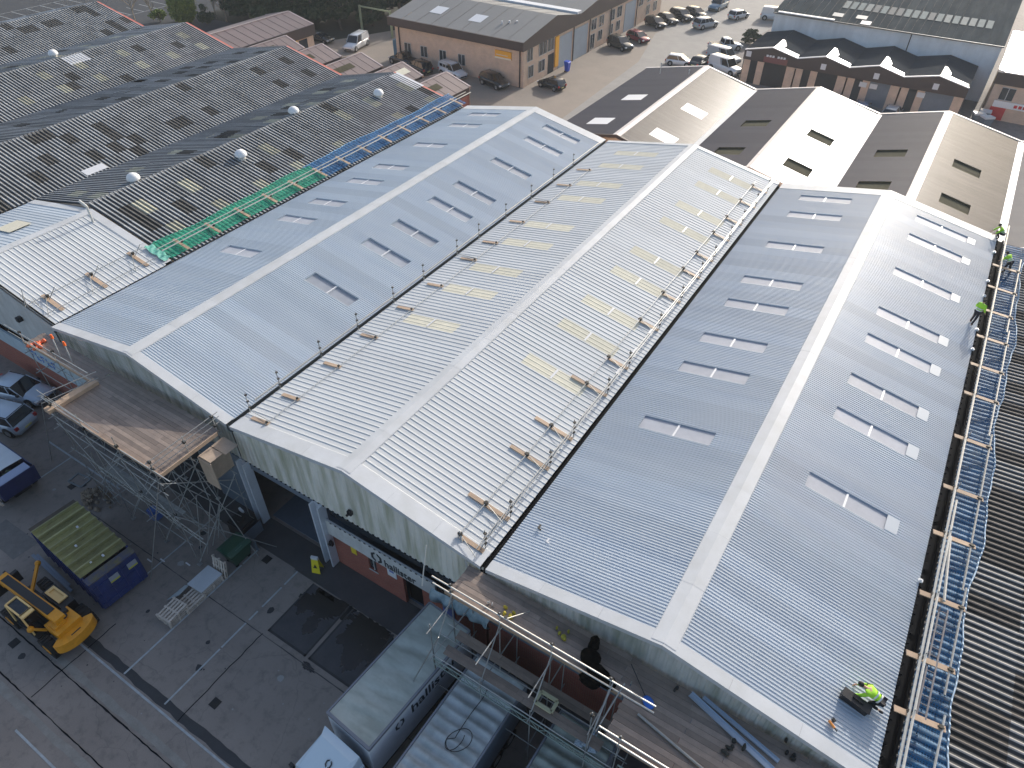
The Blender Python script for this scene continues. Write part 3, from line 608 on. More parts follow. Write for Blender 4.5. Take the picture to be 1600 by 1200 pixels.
# ---------------------------------------------------------------- brown roofed bays behind
D_E, D_K = 6.0, 7.5
Ds = ((-7.6,-.05,6.0),(6.0,12.75,19.35),(19.35,25.5,32.6),(32.6,39.2,46.0))
Dl = ("brown roofed bay nearest the road with white rooflight squares", "second brown roofed bay, its right slope glaring white in the sun", "third brown roofed bay with dark recessed glazing, behind the blue grey roof", "brown roofed bay cut off by the right edge of the photo")
for i, (x0, xr, x1) in enumerate(Ds):
    T = thing("warehouse", Dl[i], "warehouse", ((x0+x1)/2, 46, 0), group="brown roofed bays"); random.seed(60+i)
    mr_ = m_brownA
    pan = {1: 1, 2: 1, 10: 1, 11: 1} if i < 3 else {}
    mi_ = (m_bar if i == 0 else m_khaki)
    for (xa, za, xb, zb, mm, px0, px1) in ((x0+.15,D_E,xr,D_K,m_brown,-4.8 if i==0 else xr-4.4,-2.5 if i==0 else xr-1.9),(xr,D_K,x1-.15,D_E,mr_,xr+2.0,xr+4.4)):
        th = -math.atan2(zb-za, xb-xa); Ls = math.hypot(xb-xa, zb-za)
        for k in range(24):
            y = 46+k*.99
            if i < 3 and k in (3,4,11,12):
                s0 = (px0-xa)/(xb-xa)*Ls; s1 = (px1-xa)/(xb-xa)*Ls; Pz = lambda s: (xa+(xb-xa)*s/Ls, za+(zb-za)*s/Ls)
                lay(T,'micro',.99,6,s0,(mm,),xa,y,za,th); lay(T,'micro',.99,6,Ls-s1,(mm,),Pz(s1)[0],y,Pz(s1)[1],th)
                (ax,az),(bx,bz) = Pz(s0),Pz(s1); D = .0 if i == 0 else .16
                mb = MB(); mb.quad((ax,y,az-D),(bx,y,bz-D),(bx,y+.99,bz-D),(ax,y+.99,az-D))
                if D:
                    mb.quad((ax,y,az),(ax,y+.99,az),(ax,y+.99,az-D),(ax,y,az-D)); mb.quad((bx,y,bz),(bx,y+.99,bz),(bx,y+.99,bz-D),(bx,y,bz-D))
                    if k in (4,12): mb.quad((ax,y+.99,az),(bx,y+.99,bz),(bx,y+.99,bz-D),(ax,y+.99,az-D))
                    else: mb.quad((ax,y,az),(bx,y,bz),(bx,y,bz-D),(ax,y,az-D))
                part('rooflight', mb, mi_, T); continue
            lay(T,'micro',.99,6,Ls,(mm,),xa,y,za,th)
    ridge_caps(T, xr, D_K, 45.9, 69.8, .38, .21, m_pinkw, 8)
    for (a,za,b,zb) in ((x0,D_E,xr,D_K),(xr,D_K,x1,D_E)):
        verge(T,a,za,b,zb,69.95,69.65,.4,m_pinkw,2); verge(T,a,za,b,zb,45.85,46.05,.3,m_brownw if i==0 else m_pinkw,2)
    mb = MB(); mb.box(x1-.28,46,D_E-.05,x1+.28,69.4,D_E+.06); part('valley_gutter', mb, m_cap, T)
    for yy in (46.05, 69.7):
        mb = MB(); mb.add([(x0,yy,0),(x1,yy,0),(x1,yy,D_E-.1),(xr,yy,D_K-.1),(x0,yy,D_E-.1)],[(0,1,2,3,4)]); part('end_wall', mb, m_tan, T)
    if i == 0:
        mb = MB(); mb.box(x0,46.1,0,x0+.15,69.6,5.7); part('side_wall', mb, m_tan, T)
        for (px,py) in ((-4.6,67),(-1.0,66.5)):
            mb = MB(); mb.tube((px,py,6.4),(px,py,7.7),.05,6); mb.ball((px,py,7.75),.09,.09,.09,8,5); part('flue_pipe', mb, m_offw, T)

# ---------------------------------------------------------------- low zigzag unit row E
gE = thing("workshop_row", "low workshop row with four small dark gables and brown fascia below the grey shed", "building", (12.5,90,0))
ev = (-1.5,5.7,12.4,19.0,26.4)
m_dkroof = mat("charcoal_roof", (.038,.048,.060), .8, .0, (.7,.2), rnd=.08, spec=.05)
for j in range(4):
    a, b_ = ev[j], ev[j+1]; c = (a+b_)/2+.1
    for k in range(9):
        y = 90+k*1.08
        lay(gE,'micro',1.08,5,math.hypot(c-a,.8),(m_dkroof,),a,y,4.3,-math.atan2(.8,c-a)); lay(gE,'micro',1.08,5,math.hypot(b_-c,.8),(m_dkroof,),c,y,5.1,math.atan2(.8,b_-c))
    mb = MB(); mb.add([(a,89.75,3.1),(b_,89.75,3.1),(b_,89.75,4.35),(c,89.75,5.15),(a,89.75,4.35),(a,90,3.1),(b_,90,3.1),(b_,90,4.35),(c,90,5.15),(a,90,4.35)],[(0,1,2,3,4),(9,8,7,6,5),(0,5,6,1),(2,7,8,3),(3,8,9,4)])
    fs = part('fascia', mb, m_brownw, gE)
    mb = MB(); mb.add([(a,89.70,4.36),(c,89.70,5.16),(c,90.05,5.16),(a,90.05,4.36),(a,89.70,4.26),(c,89.70,5.06)],[(0,1,2,3),(0,4,5,1)]); mb.add([(c,89.70,5.16),(b_,89.70,4.36),(b_,90.05,4.36),(c,90.05,5.16),(c,89.70,5.06),(b_,89.70,4.26)],[(0,1,2,3),(0,4,5,1)]); part('verge_trim', mb, m_bar, gE)
    # sun glare on the right-hand slopes, painted as pale patches
    mb = MB(); zf = lambda x: 5.1-(x-c)/(b_-c)*.8+.04
    mb.add([(c+.05,90.1,zf(c+.05)),(c+1.0,90.1,zf(c+1.0)),(c+1.1,92.4,zf(c+1.1)),(c+.4,94.2,zf(c+.4)),(c+.05,94.2,zf(c+.05))],[(0,1,2,3,4)])
    mb.add([(c+1.0,90.1,zf(c+1.0)),(b_-.1,90.1,zf(b_-.1)),(b_-.2,91.1,zf(b_-.2)),(c+1.05,91.3,zf(c+1.05))],[(0,1,2,3)]); part('sun_glare_patch', mb, mat("bright_glare_sheet", (.80,.80,.76), .3, .2, (2,.1)), gE)
    # walls and openings
    for (u, v) in ((a+.1,a+1.0),(a+2.0,a+2.9),(b_-1.2,b_-.1)):
        mb = MB(); mb.box(u,90.05,0,v,90.25,3.15); part('brick_pier', mb, m_tan, gE)
    mb = MB(); mb.box(a+1.0,90.15,0,a+2.0,90.2,2.6); part('door', mb, m_wglass if j in (2,3) else m_dkwall, gE)
    mb = MB(); mb.box(a+1.0,90.1,2.6,a+2.0,90.2,3.15); part('door_transom', mb, m_dkwall, gE)
    mb = MB(); mb.box(a+2.9,90.2,0,b_-1.2,90.26,3.1); part('roller_door', mb, (m_dkwall,m_dkwall,m_bluegrey,m_bluegrey)[j], gE)
    mb = MB(); mb.box(a+.3 if j == 0 else c-.3,89.70,3.5,a+1.0 if j == 0 else c+.35,89.74,4.2); part('unit_number_board', mb, m_bar, gE)
mb = MB(); mb.box(1.3,89.68,3.2,4.5,89.74,3.9); s_ = part('shop_sign', mb, mat("maroon_sign", (.17,.06,.06), .5), gE)
mb = MB()
for q_ in (1.6,2.0,2.4,3.1,3.5,3.9): mb.box(q_,89.62,3.9,q_+.28,89.68,4.15)
part('sign_lettering', mb, m_bar, s_)
mb = MB(); mb.box(-1.5,90.1,0,-1.35,99.6,4.3); mb.box(26.25,90.1,0,26.4,99.6,4.3); part('side_wall', mb, m_brownw, gE)
for j, x in enumerate((14.1,15.4,21.1)):
    mb = MB(); mb.box(x,89.98,2.2,x+.9,90.04,2.8); part('door_sign', mb, m_bar, gE)

# big grey shed F
gF = thing("shed", "tall grey rendered shed with dark sheet roof and a row of worn rooflights", "building", (14,100,0))
mb = MB(); mb.box(-1.0,99.9,0,28.1,100.1,6.9); part('front_wall', mb, m_greyblock, gF)
mb = MB(); mb.box(-1.0,100.1,0,-.8,150,6.9); mb.box(27.9,100.1,0,28.1,150,6.9); part('side_wall', mb, m_greyblock, gF)
mb = MB(); mb.box(17.3,99.82,4.6,17.42,99.9,6.9); part('downpipe', mb, m_plastic, gF)
mb = MB(); mb.box(-1.2,99.6,6.85,28.3,99.9,7.0); part('gutter', mb, m_gutter, gF)
m_fr = mat("shed_roof_slate_grey", (.028,.044,.056), .95, .0, (.35,.25), rnd=.06, spec=.05, streak=((.9,.08,1),.5,(.08,.10,.105)))
random.seed(77)
for k in range(29):
    x = -1.2+k*1.017
    mb = MB(); mb.quad((x,99.7,7.0),(x+1.0,99.7,7.0),(x+1.0,116,9.4),(x,116,9.4)); mb.quad((x+1.0,99.7,7.0),(x+1.017,99.7,7.05),(x+1.017,116,9.45),(x+1.0,116,9.4)); mb.quad((x,116,9.4),(x+1.017,116,9.4),(x+1.017,134,7.0),(x,134,7.0)); part('roof_sheet', mb, m_fr, gF)
    if 7 < k < 27:
        mb = MB(); q0 = 104.4; z_ = 7.0+(q0-99.7)*.1472+.06; mb.quad((x+.1,q0,z_),(x+.85,q0,z_),(x+.85,q0+2.6,z_+.383),(x+.1,q0+2.6,z_+.383))
        part('rooflight', mb, mat(("rl_teal","rl_pale","rl_grey")[random.randrange(3)], ((.10,.16,.17),(.17,.21,.21),(.08,.10,.11))[random.randrange(3)], .8, 0, (2,.3)), gF)
for (x, y, w_) in ((6.5,101.2,1.4),(9.6,101.5,1.4),(10.6,99.9,1.3)):
    z_ = 7.0+(y-99.7)*.1472+.07; mb = MB(); mb.quad((x,y,z_),(x+w_,y,z_),(x+w_,y+1.2,z_+.18),(x,y+1.2,z_+.18)); part('roof_patch', mb, m_bar if y < 100 else mat("roof_patch_grey", (.25,.28,.29), .5), gF)
mb = MB(); mb.box(-.6,99.75,7.02,7.2,100.3,7.14); part('pale_capping', mb, m_white, gF)

# unit G (far right)
gG = thing("shop_unit", "tan brick shop unit at the right edge with a red and white sign", "building", (34,94,0))
mb = MB(); mb.box(28.9,94,0,29.1,108,5.4); mb.box(29.1,94,0,40,94.2,4.2); part('brick_wall', mb, m_tan, gG)
mb = MB(); mb.box(28.7,93.8,4.2,40,94.0,5.6); part('fascia', mb, m_brownw, gG)
for k in range(11):
    mb = MB(); x = 28.7+k*1.03; mb.quad((x,93.7,5.62),(x+1.0,93.7,5.62),(x+1.0,109,6.9),(x,109,6.9)); mb.quad((x+1.0,93.7,5.62),(x+1.03,93.7,5.66),(x+1.03,109,6.94),(x+1.0,109,6.9)); part('roof_sheet', mb, m_brownA, gG)
mb = MB(); mb.box(28.65,93.6,5.6,29.25,97.0,5.9); part('bright_verge', mb, mat("bright_glare_sheet", (.80,.80,.76), .3, .2, (2,.1)), gG)
mb = MB(); mb.box(29.2,93.6,5.62,40,93.72,5.74); part('verge_trim', mb, m_pinkw, gG)
mb = MB(); mb.box(29.9,93.9,2.5,31.4,93.98,3.9); wn = part('window', mb, m_wglass, gG)
mb = MB(); mb.box(29.85,93.86,2.44,31.45,93.9,2.5); mb.box(29.85,93.86,3.9,31.45,93.9,3.96); mb.box(30.6,93.86,2.5,30.68,93.9,3.9); part('window_frame', mb, m_offw, wn)
mb = MB(); mb.box(29.6,93.78,1.6,36,93.98,2.35); s1 = part('sign_fascia', mb, m_white, gG)
mb = MB(); mb.box(29.5,93.8,.1,31.2,93.98,1.6); part('sign_panel', mb, mat("shop_red", (.55,.03,.04), .4), gG)
mb = MB()
for q_ in range(5): mb.box(31.9+q_*.5,93.74,1.8,31.9+q_*.5+.36,93.78,2.15)
part('sign_lettering', mb, mat("shop_red", (.55,.03,.04), .4), s1)

# ---------------------------------------------------------------- two storey tan brick building
gB = thing("office_building", "two storey tan brick unit block with brown fascia and grey low pitched roofs", "building", (-36,80,0))
mb = MB(); mb.box(-47.6,70.8,0,-25.6,71.1,5.0); part('brick_wall', mb, m_tan, gB)
# east wall pieces with openings: doors, windows
mb = MB(); mb.box(-25.9,71.1,0,-25.6,118,5.0); part('brick_wall', mb, m_tan, gB)
mb = MB(); mb.box(-47.6,71.1,0,-47.3,118,5.0); part('brick_wall', mb, m_tan, gB)
mb = MB(); mb.box(-25.75,70.75,0,-25.45,71.3,5.0); part('corner_pilaster', mb, m_tan, gB)
m_groof = mat("grey_membrane_roof", (.22,.22,.215), .7, 0, (.3,.12), rnd=.05)
prof = [(70.2,6.0),(79.0,7.5),(86.0,6.2),(94.0,7.5),(102.0,6.2),(110.0,7.5),(118.0,6.2)]
for j in range(len(prof)-1):
    (ya,za),(yb,zb) = prof[j],prof[j+1]; nn_ = 9
    for k in range(nn_):
        x = -48.2+k*2.56; mb = MB(); mb.quad((x,ya,za),(x+2.53,ya,za),(x+2.53,yb,zb),(x,yb,zb)); mb.quad((x+2.53,ya,za),(x+2.56,ya,za+.03),(x+2.56,yb,zb+.03),(x+2.53,yb,zb)); part('roof_sheet', mb, m_groof, gB)
mb = MB(); mb.box(-48.2,85.3,6.3,-25.3,86.6,6.62); part('valley_gutter', mb, m_bar, gB)
mb = MB(); mb.box(-48.3,70.05,4.9,-25.1,70.35,6.02); mb.box(-48.3,70.35,4.9,-25.1,70.8,5.0); part('fascia', mb, m_brownw, gB)
mb = MB(); mb.add([(-25.15,y,z+.02) for y,z in prof]+[(-25.15,118,4.9),(-25.15,70.3,4.9)], [tuple(range(9))]); mb.add([(-25.6,70.3,4.9),(-25.15,70.3,4.9),(-25.15,118,4.9),(-25.6,118,4.9)],[(0,1,2,3)]); part('gable_fascia', mb, m_brownw, gB)
for (x, y) in ((-43.2,73.5),(-36.2,73.2)):
    z_ = 6.0+(y-70.2)*.1705+.03; mb = MB(); mb.quad((x,y,z_),(x+2.1,y,z_),(x+2.1,y+2.2,z_+.375),(x,y+2.2,z_+.375)); part('rooflight', mb, m_bar, gB)
for x in (-31.0,-30.2,-29.4):
    z_ = 6.5; mb = MB(); mb.tube((x,74+(x+31)*.8,z_),(x,74+(x+31)*.8,z_+.55),.14,8); part('flue', mb, m_bar, gB)
def win(T, face, a, b_, z0, z1, d, m=m_wglass, name='window', mull=1):
    mb = MB()
    if face == 's': mb.box(a,d-.02,z0,b_,d+.02,z1)
    else: mb.box(d-.02,a,z0,d+.02,b_,z1)
    w_ = part(name, mb, m, T); fr = MB(); t = .06
    def fb(u0,w0,u1,w1):
        if face == 's': fr.box(u0,d-.06,w0,u1,d-.021,w1)
        else: fr.box(d+.021,u0,w0,d+.06,u1,w1)
    fb(a-t,z0-t,b_+t,z0); fb(a-t,z1,b_+t,z1+t); fb(a-t,z0,a,z1); fb(b_,z0,b_+t,z1)
    for i in range(mull): u = a+(b_-a)*(i+1)/(mull+1); fb(u-.03,z0,u+.03,z1)
    part('window_frame', fr, m_offw, w_); return w_
for x in (-46.0,-43.0,-39.6,-36.3): win(gB,'s',x,x+1.15,1.3,2.7,70.78)
for y, y1 in ((71.9,73.2),(75.0,77.0),(77.4,79.0)): win(gB,'e',y,y1,3.1,4.7,-25.58)
for y, y1 in ((72.2,73.5),(75.0,76.6)): win(gB,'e',y,y1,.9,2.4,-25.58)
mb = MB(); mb.box(-25.62,77.6,0,-25.54,79.2,2.6); dr = part('door', mb, m_dkwall, gB)
mb = MB(); mb.box(-25.55,79.4,.5,-25.4,80.4,4.6); part('sign_board', mb, mat("sign_orange", (.85,.42,.04), .5), gB)
for y, y1 in ((80.6,84.4),(85.2,89.4)):
    mb = MB(); mb.box(-25.64,y,0,-25.52,y1,4.3); part('roller_door', mb, mat("pale_blue_door", (.36,.42,.48), .5, 0, (.6,.15)), gB)
for y in (90.6,93.2,97.0,99.6,108.0,111.5,114.5):
    win(gB,'e',y,y+1.6,2.9,4.4,-25.58)
    if y != 108.0: win(gB,'e',y,y+1.3,.2 if y == 90.6 else .9,2.3,-25.58)
mb = MB(); mb.box(-25.64,102.6,0,-25.52,106.6,4.3); part('roller_door', mb, mat("pale_blue_door", (.36,.42,.48), .5, 0, (.6,.15)), gB)
mb = MB(); mb.box(-30.0,70.62,3.3,-27.4,70.79,4.3); so_ = part('sign_board', mb, mat("sign_orange", (.85,.42,.04), .5), gB)
mb = MB(); mb.box(-30.0,70.58,3.3,-27.4,70.62,3.5); mb.box(-29.8,70.58,3.75,-27.9,70.62,3.82); part('sign_print', mb, mat("sign_white", (.75,.7,.6), .5), so_)
for dx in (-26.1,-46.9): part('downpipe', MB().box(dx,70.62,0,dx+.15,70.76,5.0), m_brownw, gB)
for y in (84.7,89.8,97,107): 
    mb = MB(); mb.box(-25.5,y,0,-25.38,y+.12,5.0); part('downpipe', mb, m_brownw, gB)
mb = MB(); mb.box(-48.6,71.2,.0,-47.62,72.6,2.6); part('side_door', mb, mat("teal_door", (.06,.16,.24), .5), gB)

# ---------------------------------------------------------------- small brown roofs behind the dark bays
m_plum = mat("plum_roof", (.20,.155,.15), .55, .1, (.6,.15), rnd=.05)
m_plumtrim = mat("plum_trim", (.42,.35,.34), .5)
zz = (-62.6,-55.6,-48.6,-41.2,-34.4,-26.9)
rowz = [(-62.6,-59.3),( -55.6,-52.4),(-48.6,-45.2),(-41.3,-38.2),(-34.2,-31.0)]
for j in range(5):
    a = zz[j]; b_ = zz[j+1]; c = (a+b_)/2+.1
    T = thing("workshop_unit", ("small plum roofed unit nearest the yellow fronted block","second small plum roofed unit from the yellow fronted block","third small plum roofed unit, pinkish patch on its roof","fourth small plum roofed unit with long cream rooflights","last small plum roofed unit, nearest the white jeep")[j], "workshop", (c,53,0), group="small plum roofed units")
    for (u,zu,v,zv,mm_) in ((a,2.6,c,4.05,m_brownw),(c,4.05,b_,2.9,m_plum)):
        for k in range(6):
            y = 51.5+k*1.45; mb = MB(); mb.quad((u,y,zu),(v,y,zv),(v,y+1.43,zv),(u,y+1.43,zu)); mb.quad((u,y+1.43,zu),(v,y+1.43,zv),(v,y+1.45,zv+.03),(u,y+1.45,zu+.03)); part('roof_sheet', mb, mm_, T)
    verge(T,a,2.6,c,4.05,60.35,60.1,.35,m_plumtrim,1); verge(T,c,4.05,b_,2.9,60.35,60.1,.35,m_plumtrim,1)
    part('ridge_cap', MB().box(c-.09,51.5,4.02,c+.09,60.1,4.12), m_plumtrim, T)
    mb = MB(); mb.add([(a,60.1,0),(b_,60.1,0),(b_,60.1,2.8),(c,60.1,3.8),(a,60.1,2.8)],[(0,1,2,3,4)]); part('end_wall', mb, m_tan, T)
    mb = MB(); mb.box(b_-.1,51.5,2.0,b_,60.0,2.86); part('side_fascia', mb, m_brownw, T)
    mb = MB(); mb.box(b_-.3,51.5,0,b_-.1,60,2.0); part('side_wall', mb, m_redb, T)
    for k in ((0,1,2) if j == 3 else (0,)):
        u = c+1.0+k*.0; y0_ = 53.2+k*2.1; y1_ = y0_+(2.0 if j == 3 else 3.6)
        mb = MB(); f = lambda x: 4.05-(x-c)/(b_-c)*1.15+.04; mb.quad((u,y0_,f(u)),(u+1.0,y0_,f(u+1.0)),(u+1.0,y1_,f(u+1.0)),(u,y1_,f(u))); part('rooflight', mb, m_lightB if j == 3 else m_khaki, T)
    if j == 3:
        mb = MB(); f = lambda x: 4.05-(c-x)/(c-a)*1.45+.04; mb.quad((c-1.6,52,f(c-1.6)),(c-.9,52,f(c-.9)),(c-.9,58,f(c-.9)),(c-1.6,58,f(c-1.6))); part('rooflight', mb, m_lightB, T)
T = thing("workshop_block", "long low block with plum pitched roof and yellow shop front, before the dark trees", "building", (-66,50,0))
for k in range(11):
    y = 50+k*1.55
    mb = MB(); mb.quad((-65.2,y,5.0),(-60.3,y,3.9),(-60.3,y+1.53,3.9),(-65.2,y+1.53,5.0)); mb.quad((-65.2,y+1.53,5.0),(-60.3,y+1.53,3.9),(-60.3,y+1.55,3.94),(-65.2,y+1.55,5.04)); mb.quad((-70.5,y,3.8),(-65.2,y,5.0),(-65.2,y+1.55,5.0),(-70.5,y+1.55,3.8)); part('roof_sheet', mb, m_plum, T)
verge(T,-65.2,5.0,-60.3,3.9,67.2,66.95,.3,m_plumtrim,1); verge(T,-70.5,3.8,-65.2,5.0,67.2,66.95,.3,m_plumtrim,1)
part('ridge_cap', MB().box(-65.3,50,5.0,-65.1,67,5.1), m_plumtrim, T)
part('fascia', MB().box(-60.4,50,2.5,-60.2,67.1,3.92), m_brownw, T); part('fascia', MB().add([(-70.5,67.1,2.6),(-60.3,67.1,2.6),(-60.3,67.1,3.88),(-65.2,67.1,4.95),(-70.5,67.1,3.75)],[(0,1,2,3,4)]), m_brownw, T)
part('brick_wall', MB().box(-60.9,50,0,-60.7,67,2.6), m_tan, T); part('brick_wall', MB().box(-70.4,66.8,0,-60.9,67,2.6), m_tan, T)
part('shop_front', MB().box(-60.7,60.5,.6,-60.6,63.6,2.4), mat("shop_yellow", (.80,.58,.03), .5), T); part('window', MB().box(-60.7,64,.9,-60.62,65.6,2.2), m_wglass, T)

# ---------------------------------------------------------------- cars
def paint(name, c): return mat("paint_"+name, c, .25, .15, coat=.6, rnd=0)
CARM = {}
def car(style, pname, pc, loc, rz, label, group="parked cars"):
    """+x is the front. Lofted body, glasshouse, four wheels, lamps."""
    key = (style, pname)
    if key in CARM:
        T = copy_tree(CARM[key]); T.location = loc; T.rotation_euler = (0,0,rz); T['label'] = label; T['group'] = group; return T
    P = paint(pname, pc)
    Ln, W, H = {'hatch':(4.1,1.75,1.48),'saloon':(4.6,1.82,1.44),'suv':(4.6,1.9,1.72),'van':(5.2,1.98,2.05),'jeep':(4.6,1.85,1.92),'pickup':(5.2,1.88,1.78)}[style]
    T = thing("parked_car" if style not in ('van','pickup') else ("parked_van" if style == 'van' else "pickup_truck"), label, "van" if style == 'van' else ("pickup" if style == 'pickup' else "car"), loc, rz, group)
    h = Ln/2; g0 = .22
    belt = {'hatch':.92,'saloon':.90,'suv':1.08,'van':1.15,'jeep':1.15,'pickup':1.05}[style]
    hood = {'hatch':.86,'saloon':.84,'suv':1.0,'van':1.05,'jeep':1.1,'pickup':1.0}[style]
    # stations: x, z_top of lower body, half width
    st = [(-h,.55*belt+.1,W*.40),(-h+.12,belt*.92,W*.46),(-h+.6,belt,W*.5),(0,belt,W*.5),(h*.42,belt*.98,W*.5),(h*.5,hood+.02,W*.495),(h-.35,hood*.88,W*.47),(h-.08,hood*.72,W*.42),(h,hood*.55,W*.38)]
    mb = MB(); rings = []
    for x, zt, hw in st:
        zb = g0 if -h+.2 < x < h-.3 else g0+.08
        rings.append([(x,-hw*.94,zb),(x,-hw,zb+.22),(x,-hw*1.0,zt*.72),(x,-hw*.93,zt-.03),(x,-hw*.5,zt+.03),(x,hw*.5,zt+.03),(x,hw*.93,zt-.03),(x,hw,zt*.72),(x,hw,zb+.22),(x,hw*.94,zb)])
    vs = [p for r in rings for p in r]; n_ = 10; fs = [(i*n_+j,i*n_+(j+1)%n_,(i+1)*n_+(j+1)%n_,(i+1)*n_+j) for i in range(len(rings)-1) for j in range(n_)]
    fs += [tuple(range(n_)), tuple(range(len(vs)-n_, len(vs)))]; mb.add(vs, fs); part('body', mb, P, T, True, world=False)
    if style == 'pickup': gx = (-.6,-.45,h*.22,h*.44)
    elif style == 'saloon': gx = (-h+.55,-h+1.15,h*.1,h*.5)
    elif style in ('van','jeep'): gx = (-h+.08,-h+.22,h*.22,h*.5)
    elif style == 'suv': gx = (-h+.12,-h+.5,h*.12,h*.5)
    else: gx = (-h+.1,-h+.45,h*.12,h*.55)
    x0,x1,x2,x3 = gx; rw = W*.40; bw = W*.465; zt = H-.05
    mb = MB(); lo = [(x0,-bw,belt-.02),(x3,-bw,belt-.05),(x3,bw,belt-.05),(x0,bw,belt-.02)]; hi = [(x1,-rw,zt),(x2,-rw,zt),(x2,rw,zt),(x1,rw,zt)]
    mb.add(lo+hi, [(0,1,5,4),(1,2,6,5),(2,3,7,6),(3,0,4,7),(4,5,6,7)]); part('window_glass', mb, m_glass, T, world=False)
    mb = MB(); r = [(x1-.04,-rw-.02,zt-.05),(x2+.06,-rw-.02,zt-.05),(x2+.06,rw+.02,zt-.05),(x1-.04,rw+.02,zt-.05),(x1+.08,-rw*.8,H),(x2-.1,-rw*.8,H),(x2-.1,rw*.8,H),(x1+.08,rw*.8,H)]
    mb.add(r, [(0,1,5,4),(1,2,6,5),(2,3,7,6),(3,0,4,7),(4,5,6,7)])
    if style == 'van':   # blind sides
        for s in (-1,1): mb.add([(x0-.01,s*(bw+.02),belt-.1),(x0+(x3-x0)*.62,s*(bw+.02),belt-.1),(x1+(x2-x1)*.62,s*(rw+.02),zt),(x1-.01,s*(rw+.02),zt)],[(0,1,2,3)])
        mb.add([(x0-.03,-bw,belt-.1),(x0-.03,bw,belt-.1),(x1-.03,rw,zt),(x1-.03,-rw,zt)],[(0,1,2,3)])
    part('roof', mb, P, T, True, world=False)
    mb = MB()
    for s in (-1,1):
        for (u0,v0) in ((x0,x1),(x0*.3+x3*.7-.25,x1*.3+x2*.7),(x3,x2)) + (((x0*.62+x3*.38,x1*.62+x2*.38),) if style in ('jeep','suv') else ()):
            mb.bar((u0,s*(bw+.005),belt-.04),(v0,s*(rw+.01),zt),.05,.07)
    part('pillars', mb, P, T, world=False)
    wr = .33 if style in ('hatch','saloon') else .37
    for sx in (-1,1):
        for s in (-1,1):
            cx = sx*(h-.82); y = s*(W*.5-.10)
            mb = MB(); mb.tube((cx,y-s*.12,wr),(cx,y+s*.115,wr),wr,16); wh = part('wheel', mb, m_tyre, T, True, world=False)
            mb = MB(); mb.tube((cx,y+s*.10,wr),(cx,y+s*.125,wr),wr*.62,12); part('rim', mb, m_rim, wh, world=False)
            ar = MB(); ar.tube((cx,y-s*.1,wr+.02),(cx,y+s*.102,wr+.02),wr+.07,14); part('wheel_arch', ar, m_plastic, T, world=False)
    for s in (-1,1):
        mb = MB(); mb.box(h-.22,s*W*.40-.17,hood*.60,h-.03,s*W*.40+.12,hood*.60+.16); part('headlight', mb, m_lamp, T, world=False)
        mb = MB(); mb.box(-h-.01,s*W*.40-.12,belt*.66,-h+.14,s*W*.40+.10,belt*.66+.22); part('tail_light', mb, m_red, T, world=False)
        mb = MB(); mb.box(x3-.35,s*(W*.5+.02)-.09,belt+.02,x3-.18,s*(W*.5+.02)+.09,belt+.16); part('mirror', mb, m_plastic, T, world=False)
    mb = MB(); mb.box(h-.06,-W*.28,hood*.36,h+.02,W*.28,hood*.52); part('grille', mb, m_plastic, T, world=False)
    mb = MB(); mb.box(-h-.03,-.26,.48,-h+.02,.26,.60); part('number_plate', mb, mat("plate", (.6,.55,.2), .4), T, world=False)
    if style == 'jeep':
        mb = MB(); mb.tube((-h-.22,.25,1.0),(-h-.02,.25,1.0),.36,14); part('spare_wheel', mb, P, T, True, world=False)
        for k in range(3):
            for s in (-1,1):
                mb = MB(); xx = x0+.45+k*.72; mb.box(xx,s*(bw-.005)-.01,belt+.16,xx+.5,s*(bw-.005)+.03,belt+.52); part('side_window', mb, m_glass, T, world=False)
        mb = MB()
        for s in (-1,1): mb.add([(x0-.01,s*(bw+.012),belt-.1),(x0+(x3-x0)*.66,s*(bw+.012),belt-.1),(x1+(x2-x1)*.66,s*(rw+.012),zt),(x1-.01,s*(rw+.012),zt)],[(0,1,2,3)])
        part('side_panel', mb, P, T, world=False)
        # windows proud of the panel
        for ch in [c_ for c_ in T.children if c_.name.startswith('side_window')]: ch.scale = (1,1.06,1)
    if style == 'pickup':
        mb = MB(); mb.box(-h+.15,-W*.40,belt-.02,-.75,W*.40,belt+.035); part('load_bed', mb, m_plastic, T, world=False)
    CARM[key] = T; return T
black = (.008,.009,.011); dkg = (.02,.028,.028); wht = (.70,.72,.74); slv = (.42,.45,.48); redc = (.25,.03,.04); blu = (.04,.08,.16)
car('jeep','white',wht,(-36.3,69.3,0),R(-14),"white long wheelbase jeep parked by the tan brick wall")
car('suv','black',black,(-29.3,69.3,0),R(-16),"black car under the orange sign on the brick wall")
car('hatch','black',black,(-22.3,73.0,0),R(168),"black hatchback at the brick corner near the blue bin")
car('pickup','black',black,(-45.3,69.6,0),R(172),"dark pickup in the shade by the left windows of the brick wall")
car('suv','black',black,(-41.6,68.3,0),R(165),"black car between the dark pickup and the white jeep")
car('van','white',wht,(-56.6,71.8,0),R(-78),"small white van in the open yard before the height barrier")
car('saloon','black',black,(-63.6,71.0,0),R(5),"black car beside the yellow fronted block")
car('suv','darkgreen',dkg,(-22.3,94.6,0),R(-22),"dark green car nearest the pale blue doors, windscreen glinting")
car('hatch','red',redc,(-21.5,99.6,0),R(-22),"red car behind the dark green car")
car('hatch','black',black,(-22.6,109.0,0),R(-25),"black car first in the row by the far windows")
car('saloon','black',black,(-22.0,112.4,0),R(-25),"black car second in the row by the far windows")
car('suv','black',black,(-20.6,115.4,0),R(-25),"black car third in the row, beside the road")
car('hatch','darkgreen',dkg,(-19.2,118.8,0),R(-25),"dark car fourth in the row, farthest back")
car('van','blue',(.16,.25,.33),(-17.6,126.0,0),R(-95),"pale blue van parked on the verge at the top edge")
